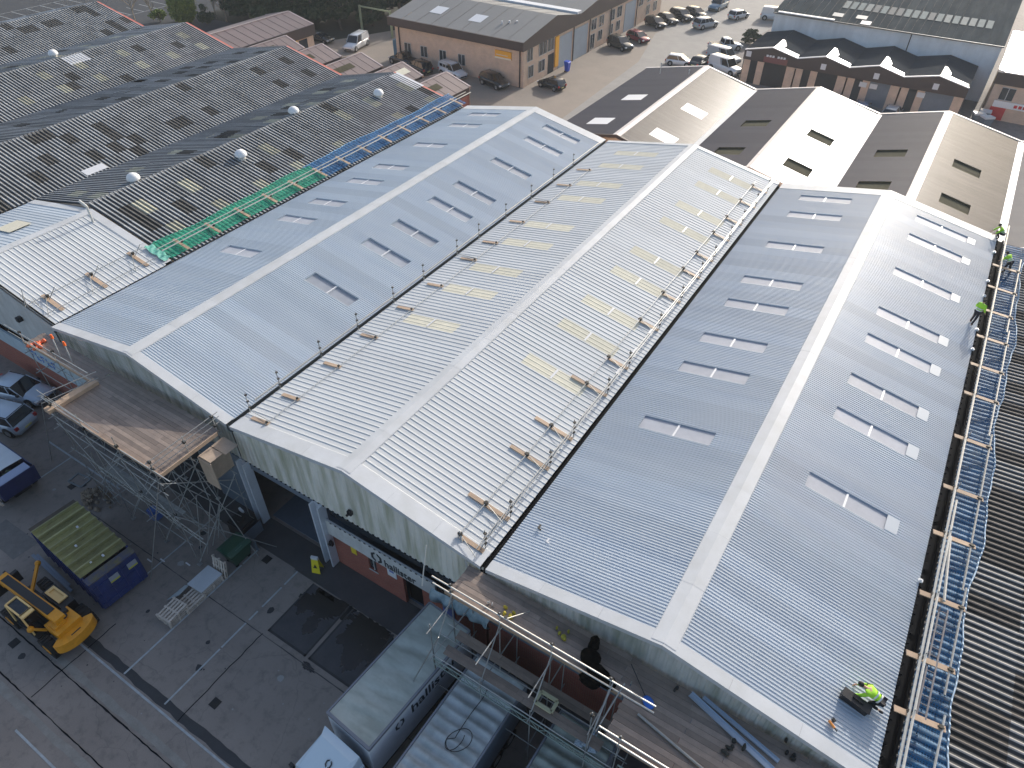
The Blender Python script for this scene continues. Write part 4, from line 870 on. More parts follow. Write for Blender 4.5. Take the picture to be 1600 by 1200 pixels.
car('suv','silver',slv,(-15.2,113.0,0),R(65),"silver people carrier driving away along the road")
car('hatch','white',wht,(-12.4,121.8,0),R(68),"small white car farther up the road casting a long shadow")
car('van','white',wht,(-6.6,124.5,0),R(10),"white van on the verge by the grey shed corner")
car('hatch','white',wht,(-11.3,92.0,0),R(10),"white hatchback half hidden behind the nearest brown roof")
car('saloon','darkgreen',dkg,(-8.6,93.6,0),R(80),"dark green car just behind the brown ridge end")
car('van','white',wht,(-4.6,92.8,0),R(-20),"white van parked tight beside the workshop row")
car('pickup','white',wht,(-8.2,103.0,0),R(40),"white pickup with its cab towards the road")
car('van','silver',slv,(-6.4,97.2,0),R(-15),"silver van behind the parked white van")
car('hatch','blue2',(.04,.09,.20),(15.6,87.2,0),R(95),"blue hatchback at the workshop roller door")
car('saloon','silver',slv,(11.6,87.4,0),R(90),"silver saloon left of the blue hatchback")
car('hatch','silver',slv,(19.2,87.6,0),R(85),"silver hatchback right of the blue one")
# silver cars bottom left
m_ = car('saloon','ice',(.60,.68,.78),(-22.2,-1.6,0),R(16),"pale silver car under the scaffold, nearer the red brick wall")
car('suv','ice2',(.56,.64,.74),(-20.6,-3.9,0),R(196),"larger pale silver car beside the kerb line, nearer the camera")

# ---------------------------------------------------------------- vegetation
m_leafd = mat("leaf_dark", (.022,.050,.024), .8, 0, (.5,.5), col2=(.055,.085,.035), spec=.2); m_leafy = mat("leaf_yellow_green", (.26,.33,.05), .7, 0, (1.2,.4), col2=(.07,.12,.03))
m_leafm = mat("leaf_mid", (.05,.08,.03), .7, 0, (.8,.4)); m_bark = mat("bark", (.12,.095,.07), .9, 0, (3,.4)); m_twig = mat("twig_pale", (.33,.28,.22), .9)
def leafcloud(blobs, n, size, seed, shell=.55):
    rr = random.Random(seed); mb = MB(); tot = sum(b[3]*b[4]*b[5] for b in blobs)
    for (cx,cy,cz,rx,ry,rz_) in blobs:
        for _ in range(int(n*rx*ry*rz_/tot)):
            u = rr.gauss(0,1); v = rr.gauss(0,1); w_ = rr.gauss(0,1); l = math.sqrt(u*u+v*v+w_*w_) or 1; k = (shell+(1-shell)*rr.random())*(1+.10*rr.gauss(0,1))/l
            c = Vector((cx+u*k*rx, cy+v*k*ry, cz+w_*k*rz_)); s = size*rr.uniform(.5,1.3)
            a = Vector((rr.gauss(0,1),rr.gauss(0,1),rr.gauss(0,1))).normalized(); b_ = a.orthogonal().normalized(); a2 = a.cross(b_)
            mb.add([c+b_*s, c+a2*s*.6, c-b_*s*.8, c-a2*s*.6+a*s*.3], [(0,1,2,3)])
    return mb
def tree(x, y, h, r, seed, label, m, n=2600, size=.28, cat="tree", name="evergreen_tree", conic=True, group=None):
    rr = random.Random(seed); T = thing(name, label, cat, (x,y,0), group=group)
    mb = MB(); mb.tube((0,0,0),(rr.uniform(-.2,.2),0,h*.55),.22*h/9,8,r2=.10*h/9)
    for k in range(6):
        a = rr.uniform(0,6.28); z = h*(.25+.1*k); mb.tube((0,0,z),(cos(a)*r*.6,sin(a)*r*.6,z+h*.12),.06,5,r2=.02)
    part('trunk', mb, m_bark, T, world=False); bl = []
    for k in range(16):
        t = rr.random(); z = h*(.18+.74*t); rad = r*((1-t)**.6 if conic else math.sin(pi*(.25+.7*t)))*.9+.2; a = rr.uniform(0,6.28); d = rad*rr.uniform(.25,.75)
        bl.append((cos(a)*d, sin(a)*d, z, max(.5,rad*.5), max(.5,rad*.5), h*.11))
    part('crown', leafcloud(bl, n, size, seed), m, T, world=False); return T
random.seed(21); k = 0
whl = ("first","second","third","fourth","fifth","sixth","seventh","eighth","ninth","tenth","eleventh","twelfth")
TP = ((-86,74,8,4.4),(-82,78,11,4.8),(-77.5,73.5,9,4.4),(-76,80,12,5.0),(-71.5,75.5,10,4.8),(-69,81,12,5.0),(-66,86,13,5.0),(-65.2,77.5,9.5,4.2),(-61,88,11,5.0),(-72,88,13,5.2),(-80,85,13,5.2),(-61.5,94,12,4.8),(-67,93,13,5.2),(-75,94,13,5.4),(-83,92,13,5.4),(-88,84,12,5.0),(-62.6,82.5,7.5,3.4),(-57,98,12,5))
pos_ = ("leftmost","second from the left","third from the left","behind the third","in the middle of the front row","behind the middle one","deep in the middle","front right, above the parked black car","behind the height barrier","far back in the middle","far back on the left","far back behind the barrier","farthest back in the middle","at the back, left of middle","at the back near the car park","left and well back","lower one just left of the barrier","rightmost, beyond the digger")
for (x, y, h, r) in TP:
    tree(x, y, h, r, 100+k, "dark evergreen behind the plum roofs, %s" % pos_[k], m_leafd, 5200, .40, group="dark evergreen trees behind the plum roofs"); k += 1
wf = MB(); wf.add([(-92,70,.011),(-63,71.8,.011),(-60,78,.011),(-50,100,.011),(-50,130,.011),(-95,130,.011)],[tuple(range(6))]); struct("woodland_floor", wf, mat("leaf_litter", (.03,.032,.02), .95, 0, (.8,.4)))
T = thing("clipped_conifer", "clipped yellow green conifer standing alone beside the red verge", "conifer", (-90.6,66.6,0))
mb = MB(); mb.tube((0,0,0),(0,0,3.5),.2,8,r2=.08); part('trunk', mb, m_bark, T, world=False)
part('crown', leafcloud([(0,0,2.6,2.2,2.2,2.6),(.2,.1,2.9,1.7,1.7,2.5),(0,0,1.6,2.1,2.1,1.6)], 15000, .16, 9, .72), m_leafy, T, world=False)
tree(-94.0,64.2,2.2,1.5,141,"low green shrub left of the clipped conifer",m_leafy,1500,.15,conic=False,name="shrub",cat="shrub")
tree(-86.5,67.8,3.4,1.7,142,"small green bush right of the clipped conifer",m_leafm,1500,.17,conic=False,name="shrub",cat="shrub")
tree(-6.0,108.5,2.2,2.0,143,"scrubby hedge on the verge beside the road",m_leafm,1200,.22,conic=False,name="shrub",cat="shrub")
def bare(x, y, h, seed, label):
    rr = random.Random(seed); T = thing("bare_tree", label, "tree", (x,y,0), group="leafless trees by the car park"); mb = MB(); tw = MB()
    def br(p, d, L, r, lv):
        q = p+d*L; (mb if lv < 2 else tw).tube(p, q, r, 5, r2=r*.6, caps=False)
        if lv < 4:
            for _ in range(3 if lv else 4):
                e = (d+Vector((rr.gauss(0,.38),rr.gauss(0,.38),rr.uniform(-.05,.3)))).normalized(); br(p+d*L*rr.uniform(.55,1), e, L*rr.uniform(.55,.75), r*.55, lv+1)
    br(Vector((0,0,0)), Vector((0,0,1)), h*.33, .14, 0)
    part('trunk', mb, m_twig, T, world=False); part('twigs', tw, m_twig, T, world=False)
bare(-98.5,62.5,6.5,1,"pale leafless tree just right of the farthest red verge"); bare(-96.2,64.5,5.5,2,"leafless tree second from the farthest red verge"); bare(-84.8,70.5,7,3,"leafless tree between the clipped conifer and the dark trees"); bare(-88.0,71,6.5,4,"leafless tree directly behind the clipped conifer")

# height barrier, yellow machine, bin
T = thing("height_barrier", "tall greenish steel goal post barrier before the dark trees", "barrier", (-61.8,79,0))
for x in (-61.8,-55.4):
    mb = MB(); mb.box(x-.14,78.86,0,x+.14,79.14,4.0); part('post', mb, mat("barrier_green", (.30,.33,.20), .6), T)
mb = MB(); mb.box(-61.9,78.9,3.75,-55.3,79.1,3.95); part('crossbar', mb, mat("barrier_green", (.30,.33,.20), .6), T)
m_jcb = mat("machine_yellow", (.80,.34,.015), .45, 0, (3,.25))
T = thing("mini_digger", "yellow digger parked behind the corner of the tan brick block", "digger", (-55.8,84,0), R(20))
mb = MB(); mb.box(-1.3,-.9,.55,1.3,.9,1.5); mb.box(-1.3,-.6,1.5,-.3,.6,1.8); part('body', mb, m_jcb, T, world=False)
mb = MB(); mb.box(-.2,-.7,1.5,1.0,.7,2.5); part('cab', mb, m_glass, T, world=False)
mb = MB(); mb.box(-.3,-.8,2.5,1.1,.8,2.6); part('cab_roof', mb, m_jcb, T, world=False)
for s in (-1,1):
    mb = MB(); mb.box(-1.4,s*.9-.2,0,1.4,s*.9+.2,.55); part('track', mb, m_tyre, T, world=False)
mb = MB(); mb.bar((1.2,0,1.4),(3.0,0,3.6),.25,.35); mb.bar((3.0,0,3.6),(4.3,0,1.9),.22,.3); part('boom', mb, m_jcb, T, world=False)
mb = MB(); mb.prism([(4.0,1.2),(4.8,1.4),(4.7,2.0),(4.2,2.0)],1,-.4,.4); part('bucket', mb, m_jcb, T, world=False)
T = thing("wheelie_bin", "bright blue wheeled bin at the brick corner by the first roller door", "bin", (-23.8,80.2,0))
m_bbin = mat("bin_blue", (.02,.08,.55), .4)
mb = MB(); mb.add([(-.25,-.3,.1),(.25,-.3,.1),(.25,.3,.1),(-.25,.3,.1),(-.35,-.4,1.3),(.35,-.4,1.3),(.35,.4,1.3),(-.35,.4,1.3)],[(0,3,2,1),(0,1,5,4),(1,2,6,5),(2,3,7,6),(3,0,4,7)]); part('body', mb, m_bbin, T, world=False)
mb = MB(); mb.prism([(-.38,1.3),(.4,1.3),(.3,1.42),(-.38,1.46)],1,-.42,.42); part('lid', mb, m_bbin, T, world=False)
for s in (-1,1):
    mb = MB(); mb.tube((-.2,s*.3,.1),(-.2,s*.36,.1),.1,10); part('wheel', mb, m_tyre, T, world=False)
for i,(x,y) in enumerate(((29.2,92.6),(28.6,91.2),(29.6,90.4))):
    T = thing("trade_bin", ("pale bin by the corner of the shop unit","second pale bin, nearer the brown roof","third pale bin, below the red sign")[i], "bin", (x,y,0), R(20*i), group="bins beside the shop unit")
    mb = MB(); mb.add([(-.5,-.4,.15),(.5,-.4,.15),(.5,.4,.15),(-.5,.4,.15),(-.62,-.5,1.2),(.62,-.5,1.2),(.62,.5,1.2),(-.62,.5,1.2)],[(0,3,2,1),(0,1,5,4),(1,2,6,5),(2,3,7,6),(3,0,4,7)]); part('body', mb, m_bluegrey, T, world=False)
    mb = MB(); mb.prism([(-.55,1.2),(.55,1.2),(.5,1.36),(-.55,1.42)],0,-.66,.66); part('lid', mb, m_bar, T, world=False)

# ---------------------------------------------------------------- scaffolds
def slopeZ(x):   # top of the three new roofs at x
    for a, r, b in ((-15.66,-7.62,0),(0,8.2,16),(16,24.05,32.1)):
        if a <= x <= b: return E_+(K_-E_)*((x-a)/(r-a) if x < r else (b-x)/(b-r))
    return E_
def board(T, x0, y0, x1, y1, z, m=None, ln=3.9, w_=.225, along='x', seed=0, gap=.008):
    rr = random.Random(seed); m = m or m_wood
    if along == 'x':
        y = y0; i = 0
        while y + w_ <= y1+.01:
            x = x0 - (rr.uniform(0, ln*.6) if i % 2 else 0); 
            while x < x1-.05:
                a = max(x, x0+rr.uniform(-.06,.02)); b_ = min(x+ln, x1+rr.uniform(-.02,.08)); mb = MB(); dz = rr.uniform(0,.010)
                if b_-a > .25: mb.box(a, y+gap/2, z+dz, b_-.012, y+w_-gap/2, z+.038+dz); part('board', mb, m, T)
                x += ln
            y += w_; i += 1
    else:
        x = x0; i = 0
        while x + w_ <= x1+.01:
            y = y0 - (rr.uniform(0, ln*.6) if i % 2 else 0)
            while y < y1-.05:
                a = max(y, y0); b_ = min(y+ln, y1+rr.uniform(-.02,.08)); mb = MB(); dz = rr.uniform(0,.010)
                if b_-a > .25: mb.box(x+gap/2, a, z+dz, x+w_-gap/2, b_-.012, z+.038+dz); part('board', mb, m, T)
                y += ln
            x += w_; i += 1
def tb(T, p, q, m=None, r=.0265, name='tube'):
    mb = MB(); mb.tube(p, q, r, 6); return part(name, mb, m or m_tube, T)
def coup(T, p, s=.07):
    mb = MB(); p = Vector(p); mb.box(p.x-s,p.y-s,p.z-s,p.x+s,p.y+s,p.z+s); mb.tube(p-Vector((s*1.6,0,0)),p+Vector((s*1.6,0,0)),s*.5,6); return part('coupler', mb, m_coup, T)

def smallthing(name, lab, cat, loc, col, seed, n=5, s=.16, group=None):
    random.seed(seed); mb = MB()
    for _ in range(n): 
        x, y = random.uniform(-s,s)*1.6, random.uniform(-s,s)*1.6; mb.ball((x,y,.08),random.uniform(.3,.8)*s,random.uniform(.3,.8)*s,.08+random.uniform(0,.08),8,5,jit=.12)
    solo(name, mb, mat(name+"_m%d"%seed, col, .6), lab, cat, group, True, loc)
# --- deck scaffold in front of bay A
SA = thing("scaffold", "scaffold with a broad plank deck half in sun, below the left blue grey roof", "scaffold", (-6,-2,0)); SA_ = SA
zd = 7.43
board(SA, -9.3, -3.95, -.6, -.35, zd, seed=1)
board(SA, -16.2, -1.55, -9.35, -.35, zd, seed=2)
mb = MB(); mb.box(-9.55,-4.4,zd+.05,-9.1,-1.5,zd+.28)
part('edge_timber', mb, m_wood2, SA)
for (a, b_) in (((-9.2,-4.02,zd+.12),(-5.2,-4.02,zd+.12)),((-5.15,-4.03,zd+.12),(-.45,-4.03,zd+.12)),((-.45,-4.0,zd+.12),(-.45,-.6,zd+.12)),((-16.2,-1.66,zd+.12),(-12.6,-1.66,zd+.12)),((-12.55,-1.68,zd+.12),(-9.4,-1.68,zd+.12))):
    mb = MB(); mb.bar(a, b_, .04, .23); part('toe_board', mb, m_wood2, SA)
for x in (-9.3,-6.6,-3.6,-.75):
    for y in (-4.1,-2.2,-.4):
        top = zd+1.15 if y == -4.1 or (x == -.75) else zd-.02
        tb(SA, (x,y,.03), (x,y,top), m_tubeg if y != -4.1 else m_tube, name='standard')
        mb = MB(); mb.box(x-.12,y-.12,.0305,x+.12,y+.12,.05); part('base_plate', mb, m_tubeg, SA)
for z in (2.2,4.4,6.3,7.05):
    for y in (-4.16,-2.26,-.46): tb(SA, (-9.7,y,z), (-.3,y,z), m_tubeg if z < 6.5 else m_tube, name='ledger')
    for x in (-9.36,-6.66,-3.66,-.81): tb(SA, (x,-4.5,z+.055), (x,-.1,z+.055), m_tubeg, name='transom')
for i in range(3):
    xa, xb = (-9.3,-6.6,-3.6,-.75)[i:i+2]
    tb(SA,(xa,-4.2,.2),(xb,-4.2,4.2),m_tubeg,name='brace'); tb(SA,(xb,-4.22,3.9),(xa,-4.22,7.0),m_tubeg,name='brace'); tb(SA,(xa,-.4,.2),(xb,-.4,6.8),m_tubeg,name='brace'); tb(SA,(xb,-2.2,.2),(xa,-2.2,5),m_tubeg,name='brace')
for x in (-9.2,-6.5,-3.5,-.65):
    tb(SA,(x,-4.1,.3),(x+.02,-.4,4.1),m_tubeg,name='brace'); tb(SA,(x-.03,-.4,3.6),(x,-4.1,6.9),m_tubeg,name='brace')
tb(SA,(-.9,-4.0,7.0),(-2.2,-6.2,.05),m_tube,name='raker'); tb(SA,(-3.6,-4.1,4.4),(-2.15,-3.4,.05),m_tube,name='raker'); tb(SA,(-10.2,-4.1,7.8),(-14.9,-4.05,.05),m_tube,name='raker')
tb(SA,(-.7,-4.1,4.3),(2.0,-1.0,.05),m_tubeg,name='raker'); tb(SA,(-.7,-2.2,6.2),(1.6,-2.0,.05),m_tubeg,name='raker'); tb(SA,(-1.0,-3.5,6.4),(-.2,-.5,.05),m_tubeg,name='raker')
for z in (zd+.5,zd+.98): tb(SA,(-3.2,-4.16,z),(.6,-4.16,z),name='guard_rail') if z < zd+.6 else tb(SA,(-9.6,-4.16,z),(-5.9,-4.16,z),name='guard_rail')
for z in (zd+.35,zd+.7,zd+1.0): tb(SA,(-.82,-4.3,z),(-.82,-.0,z),name='guard_rail')
for z in (zd+.45,zd+.95): tb(SA,(-9.75,-4.3,z),(-9.0 if z > 8 else -9.1,.1-1.5,z),name='guard_rail'); tb(SA,(-10.2,-4.05,z+.06),(-5.0,-4.05,z-.3),name='guard_rail')
for x, y in ((-12.6,-1.7),(-15.9,-1.7)):
    tb(SA,(x,y,.03),(x,y,zd+1.05),m_tube,name='standard'); tb(SA,(x,-.3,.03),(x,-.3,zd-.1),m_tubeg,name='standard')
    for z in (3,5.5,7.05): tb(SA,(x,-2.0,z),(x,-.1,z),m_tubeg,name='transom')
for z in (zd+.5,zd+1.0): tb(SA,(-17.4,-1.75,z),(-9.2,-1.75,z),name='guard_rail')
for z in (3,5.5,7.05): tb(SA,(-16.3,-1.75,z),(-9.4,-1.75,z),m_tubeg,name='ledger')
tb(SA,(-15.9,-1.7,.3),(-12.6,-1.7,5.5),m_tubeg,name='brace'); tb(SA,(-12.6,-1.8,.3),(-9.4,-1.8,5.5),m_tubeg,name='brace')
for p in ((-9.3,-4.1,zd+.95),(-9.3,-4.1,zd+.45),(-6.6,-4.1,zd+.1),(-3.6,-4.1,zd+.5),(-.8,-4.1,zd+.5),(-.8,-4.1,zd+.98),(-.8,-.4,zd+.98),(-.8,-.4,zd+.35),(-.8,-2.2,zd+.7),(-.8,-4.1,6.3),(-3.6,-4.1,4.4),(-.8,-4.1,4.4),(-12.6,-1.7,zd+1.0),(-15.9,-1.7,zd+1.0)): coup(SA, p)
random.seed(41)
for k in range(16):
    x = random.uniform(-9.2,-.8); y = random.choice((-4.15,-2.2,-.45)); z = random.uniform(.3,4.8)
    tb(SA,(x,y,z),(x+random.uniform(-1.8,1.8),y+random.choice((0,1.85,-.1)),z+random.uniform(1.2,2.4)),m_tubeg,name='brace')
for k in range(4):
    tb(SA,(-.6,-4.0+k*.45,.3+.2*k),(-.2+random.uniform(-.5,1.0),-3.0+k*.3,4.5+random.uniform(-1,1.5)),m_tubeg,name='brace')
# lattice beam under the deck
def lattice(T, p, q, m, d=.45, n=12, r=.022):
    p = Vector(p); q = Vector(q); mb = MB(); dn = Vector((0,0,-d)); mb.tube(p,q,r*1.15,6); mb.tube(p+dn,q+dn,r*1.15,6)
    for i in range(n):
        a = p+(q-p)*i/n; b_ = p+(q-p)*(i+1)/n; mb.tube(a+(dn if i%2 else Vector()), b_+(Vector() if i%2 else dn), r*.8, 5); mb.tube(a,a+dn,r*.6,4)
    return part('lattice_beam', mb, m, T)
lattice(SA,(-8.2,-3.9,3.55),(.6,-3.9,3.1),m_tube,.45,14); lattice(SA,(-8.2,-3.35,3.5),(.2,-3.35,3.1),m_tubeg,.45,14)
board(SA, -7.6,-3.85,-1.2,-3.2,3.62,m_tubeg,seed=9)
# small ply landing between decks
mb = MB(); mb.box(-.35,-2.0,zd-.25,.55,-1.25,zd-.22); part('ply_sheet', mb, m_ply, SA); mb = MB(); mb.box(-.35,-1.2,zd-.25,.75,-.4,zd-.22); part('ply_sheet', mb, m_ply, SA)
mb = MB(); mb.box(-.4,-2.05,5.2,.6,-2.0,zd-.3); mb.box(-.38,-1.98,5.0,-.33,-.4,zd-.3); part('debris_panel', mb, m_ply, SA)
for x in (-13.0,-11.8):
    T = thing("marker_pole", "orange topped pole standing on the narrow deck, %s" % ("left of the pair" if x < -12.5 else "right of the pair"), "pole", (x,-1.3,zd+.04), group="orange topped poles")
    mb = MB(); mb.tube((0,0,0),(.05,.05,1.3),.035,6); part('pole', mb, m_offw, T, world=False)
    mb = MB(); mb.tube((.05,.05,1.28),(.06,.06,1.55),.09,8,r2=.06); part('cap', mb, mat("orange_cap", (.9,.16,.03), .5), T, world=False)

SA.location.x += .28; SA.location.y -= .10
smallthing("orange_netting","bright orange netting bundled on the narrow deck rail by the short white bay","netting",(-15.0,-1.45,zd+.05),(.75,.16,.06),11,9,.28)
# --- deck scaffold in front of bay C
SC2 = thing("scaffold", "long scaffold walkway in front of the right hand gable, above the parked lorries", "scaffold", (22,-1.5,0))
zc = 7.42
board(SC2, 15.2, -1.45, 23.4, .15, zc, seed=11)
board(SC2, 23.4, -3.1, 34.5, .15, zc, seed=12)
board(SC2, 15.9, -2.95, 23.3, -2.5, 5.35, seed=13)
board(SC2, 15.9, -2.1, 23.3, -1.65, 5.3, seed=14)
mb = MB(); mb.bar((15.1,-1.55,zc+.12),(23.3,-1.55,zc+.12),.04,.22); part('toe_board', mb, m_wood2, SC2)
mb = MB(); mb.bar((23.9,-3.2,zc+.12),(34.5,-3.2,zc+.12),.04,.24); part('toe_board', mb, m_wood2, SC2)
for x in (15.5,17.9,20.3,22.8): 
    tb(SC2,(x,-1.6,.03),(x,-1.6,zc+1.1),m_tube,name='standard'); tb(SC2,(x,-3.1,.03),(x,-3.1,5.6 if x < 22 else zc+1.1),m_tubeg,name='standard'); tb(SC2,(x,-.2,.03),(x,-.2,zc-.1),m_tubeg,name='standard')
    for z in (2.5,5.2,zc-.1): tb(SC2,(x+.05,-3.4,z),(x+.05,-.05,z),m_tubeg,name='transom')
    tb(SC2,(x,-3.0,5.3),(x+.02,-1.6,zc+.3),m_tubeg,name='brace')
for x in (24.0,26.6,29.4,32.2):
    tb(SC2,(x,-3.28,.03),(x,-3.28,zc+1.1),m_tube,name='standard'); tb(SC2,(x,-.2,.03),(x,-.2,zc-.1),m_tubeg,name='standard')
    for z in (2.5,zc-.1): tb(SC2,(x+.05,-3.5,z),(x+.05,-.05,z),m_tubeg,name='transom')
for z in (zc+.5,zc+1.0): tb(SC2,(14.6,-1.66,z),(24.6,-1.66,z),mat("tube_bright", (.62,.60,.55), .4, .4, (5,.2)),.034,name='guard_rail')
for z in (zc+.5,zc+.98): tb(SC2,(23.2,-3.34,z),(34.6,-3.34,z),mat("tube_bright", (.62,.60,.55), .4, .4, (5,.2)),.034,name='guard_rail')
tb(SC2,(23.1,-3.3,zc+.3),(23.3,-1.5,zc+1.05),name='guard_rail'); tb(SC2,(23.0,-3.2,zc+.1),(22.9,-1.6,zc+.9),name='guard_rail')
for z in (2.6,5.25): tb(SC2,(15.2,-1.66,z),(24.2,-1.66,z),m_tubeg,name='ledger'); tb(SC2,(15.2,-3.16,z),(24.2,-3.16,z),m_tubeg,name='ledger')
tb(SC2,(15.2,-2.6,5.2),(24.2,-2.6,5.2),m_tubeg,name='ledger'); tb(SC2,(15.2,-2.2,5.2),(24.2,-2.2,5.2),m_tubeg,name='ledger')
lattice(SC2,(15.6,-3.25,5.15),(24.4,-3.25,5.15),m_lattice,.45,22); lattice(SC2,(24.2,-3.6,7.0),(34.5,-3.6,7.0),m_lattice,.45,24)
tb(SC2,(16.0,-3.2,7.2),(14.6,-4.4,2.4),name='raker'); tb(SC2,(15.5,-3.1,0.1),(15.5,-3.1,7.6),m_tube,name='standard')
tb(SC2,(18.6,-.4,zc+.1),(18.3,-1.66,zc+1.1),name='brace'); tb(SC2,(13.4,-.5,8.3),(13.9,-1.6,7.0),mat("tube_bright", (.62,.60,.55), .4, .4, (5,.2)),name='loose_tube')
for p in ((15.5,-1.6,zc+1.0),(15.5,-1.6,zc+.5),(17.9,-1.6,zc+1),(20.3,-1.6,zc+1),(22.8,-1.6,zc+1),(22.8,-3.1,zc+.9),(24,-3.28,zc+.98),(26.6,-3.28,zc+.98),(29.4,-3.28,zc+.98),(18.2,-1.6,zc+1.0)): coup(SC2, p, .06)
SC2.location.x += .1; SC2.location.y -= .27
mb = MB()
for (a, b_) in (((0,0,0),(.75,0,0)),((.75,0,0),(.75,.5,0)),((.75,.5,0),(0,.5,0)),((0,.5,0),(0,0,0))): mb.bar((a[0]+20.4,a[1]-3.0,5.66),(b_[0]+20.4,b_[1]-3.0,5.66),.14,.08)
solo("crate_frame", mb, mat("pale_yellow_frame", (.50,.48,.30), .6), "pale yellow open frame lying on the lower scaffold boards", "frame")
# things on deck C
def profile_strip(x0,y0,x1,y1,z,w_,lab):
    mb = MB(); p = Vector((x0,y0,z)); q = Vector((x1,y1,z)); d = (q-p).normalized(); a = Vector((-d.y,d.x,0))*w_
    for (u,v,zu,zv) in ((-.5,-.42,.10,.0),(-.42,.3,.0,.0),(.3,.42,.0,.07)): mb.add([p+a*u+Vector((0,0,zu)),p+a*v+Vector((0,0,zv)),q+a*v+Vector((0,0,zv)),q+a*u+Vector((0,0,zu)),p+a*u+Vector((0,0,zu-.015)),p+a*v+Vector((0,0,zv-.015)),q+a*v+Vector((0,0,zv-.015)),q+a*u+Vector((0,0,zu-.015))],[(0,1,2,3),(4,7,6,5),(0,4,5,1),(2,6,7,3),(0,3,7,4),(1,5,6,2)])
    solo("flashing_length", mb, mat("blue_film_flashing", (.42,.50,.60), .35, .1), lab, "flashing", "blue filmed flashings on the deck")
profile_strip(25.55,-.35,28.95,-1.35,zc+.09,.28,"wider blue filmed flashing lying on the deck, nearer the rail"); profile_strip(26.0,-.22,29.05,-.95,zc+.09,.18,"narrower blue filmed flashing lying on the deck, nearer the gable")
T = thing("shovel", "blue bladed plastic shovel lying on the deck by the loose tube", "shovel", (24.35,-1.5,zc+.09), R(-35))
mb = MB(); mb.ball((0,0,.03),.28,.20,.05,12,6); part('blade', mb, mat("shovel_blue", (.02,.14,.55), .4), T, True, world=False)
mb = MB(); mb.tube((-.25,0,.06),(-1.5,.12,.12),.018,6); part('handle', mb, m_plastic, T, world=False)
random.seed(31); mb = MB()
for (x,y,z,a,b_,c) in ((0,0,.28,.42,.34,.32),(.5,-.35,.22,.5,.3,.26),(.95,-.5,.2,.4,.28,.24),(-.1,.45,.34,.22,.3,.36),(-.15,.7,.25,.2,.2,.28),(.4,-.8,.16,.45,.25,.18)): mb.ball((x,y,z),a,b_,c,12,8,jit=.10)
solo("black_sheeting", mb, mat("black_sheeting", (.002,.002,.002), .8, spec=.05), "heap of black sheeting slumped against the handrail on the deck", "sheeting", smooth=True, loc=(21.75,-1.2,zc+.05))
smallthing("glove_pile","yellow gloves on the walkway by the first handrail post","gloves",(17.95,-1.25,zc+.05),(.45,.36,.03),1)
smallthing("tool_bag","yellow and black tool bag hooked on the walkway rail beside the black sheeting","tool bag",(20.25,-.85,zc+.05),(.33,.30,.03),2)
smallthing("wrapper","pale plastic wrapper near the middle of the walkway","wrapper",(17.1,-1.3,zc+.05),(.6,.58,.55),3,3,.08)
smallthing("cable_coil","dark cable coil between the flashings and the rail","cable",(27.6,-1.45,zc+.05),(.03,.03,.025),4,6,.2)
smallthing("clamp","small dark clamp near the gable end of the deck","clamp",(25.0,-.5,zc+.05),(.03,.03,.03),5,3,.1)
smallthing("tool_pile","small pale heap of tools near the outer rail of the wide deck","tools",(28.4,-2.4,zc+.05),(.65,.63,.5),6,5,.14)
smallthing("glove_pile","yellow straps wrapped round the outer handrail","straps",(26.9,-3.1,zc+.3),(.6,.55,.05),7,4,.12)
smallthing("wire_heap","black tie wire heap close under the right gable","wire",(29.2,-.35,zc+.05),(.01,.01,.01),8,4,.16)
tb_ = MB(); tb_.tube((24.2,-2.1,zc+.12),(27.6,-2.75,zc+.12),.05,8); solo("loose_pole", tb_, m_tubeg, "long grey pole lying along the wide deck", "pole")
# plastic wrap hanging below deck (blue-white)
random.seed(8); mb = MB(); n1 = 22
top = [(13.1+i*.16, -.35-.0*i, 4.05+.02*i) for i in range(n1)]
pts = []
for j in range(5):
    for i in range(n1): 
        x,y,z = top[i]; pts.append((x+random.uniform(-.03,.03), y-.25*sin(j/4*pi)*(1+.4*sin(i*1.3))-.0, z-.24*j+random.uniform(-.04,.04)))
mb.add(pts, [(j*n1+i,j*n1+i+1,(j+1)*n1+i+1,(j+1)*n1+i) for j in range(4) for i in range(n1-1)])
solo("plastic_wrap", mb, mat("torn_plastic", (.34,.44,.50), .3, 0, (3,.5), col2=(.14,.22,.26)), "torn bluish plastic wrap hanging beside the fascia sign", "plastic sheet", smooth=True)

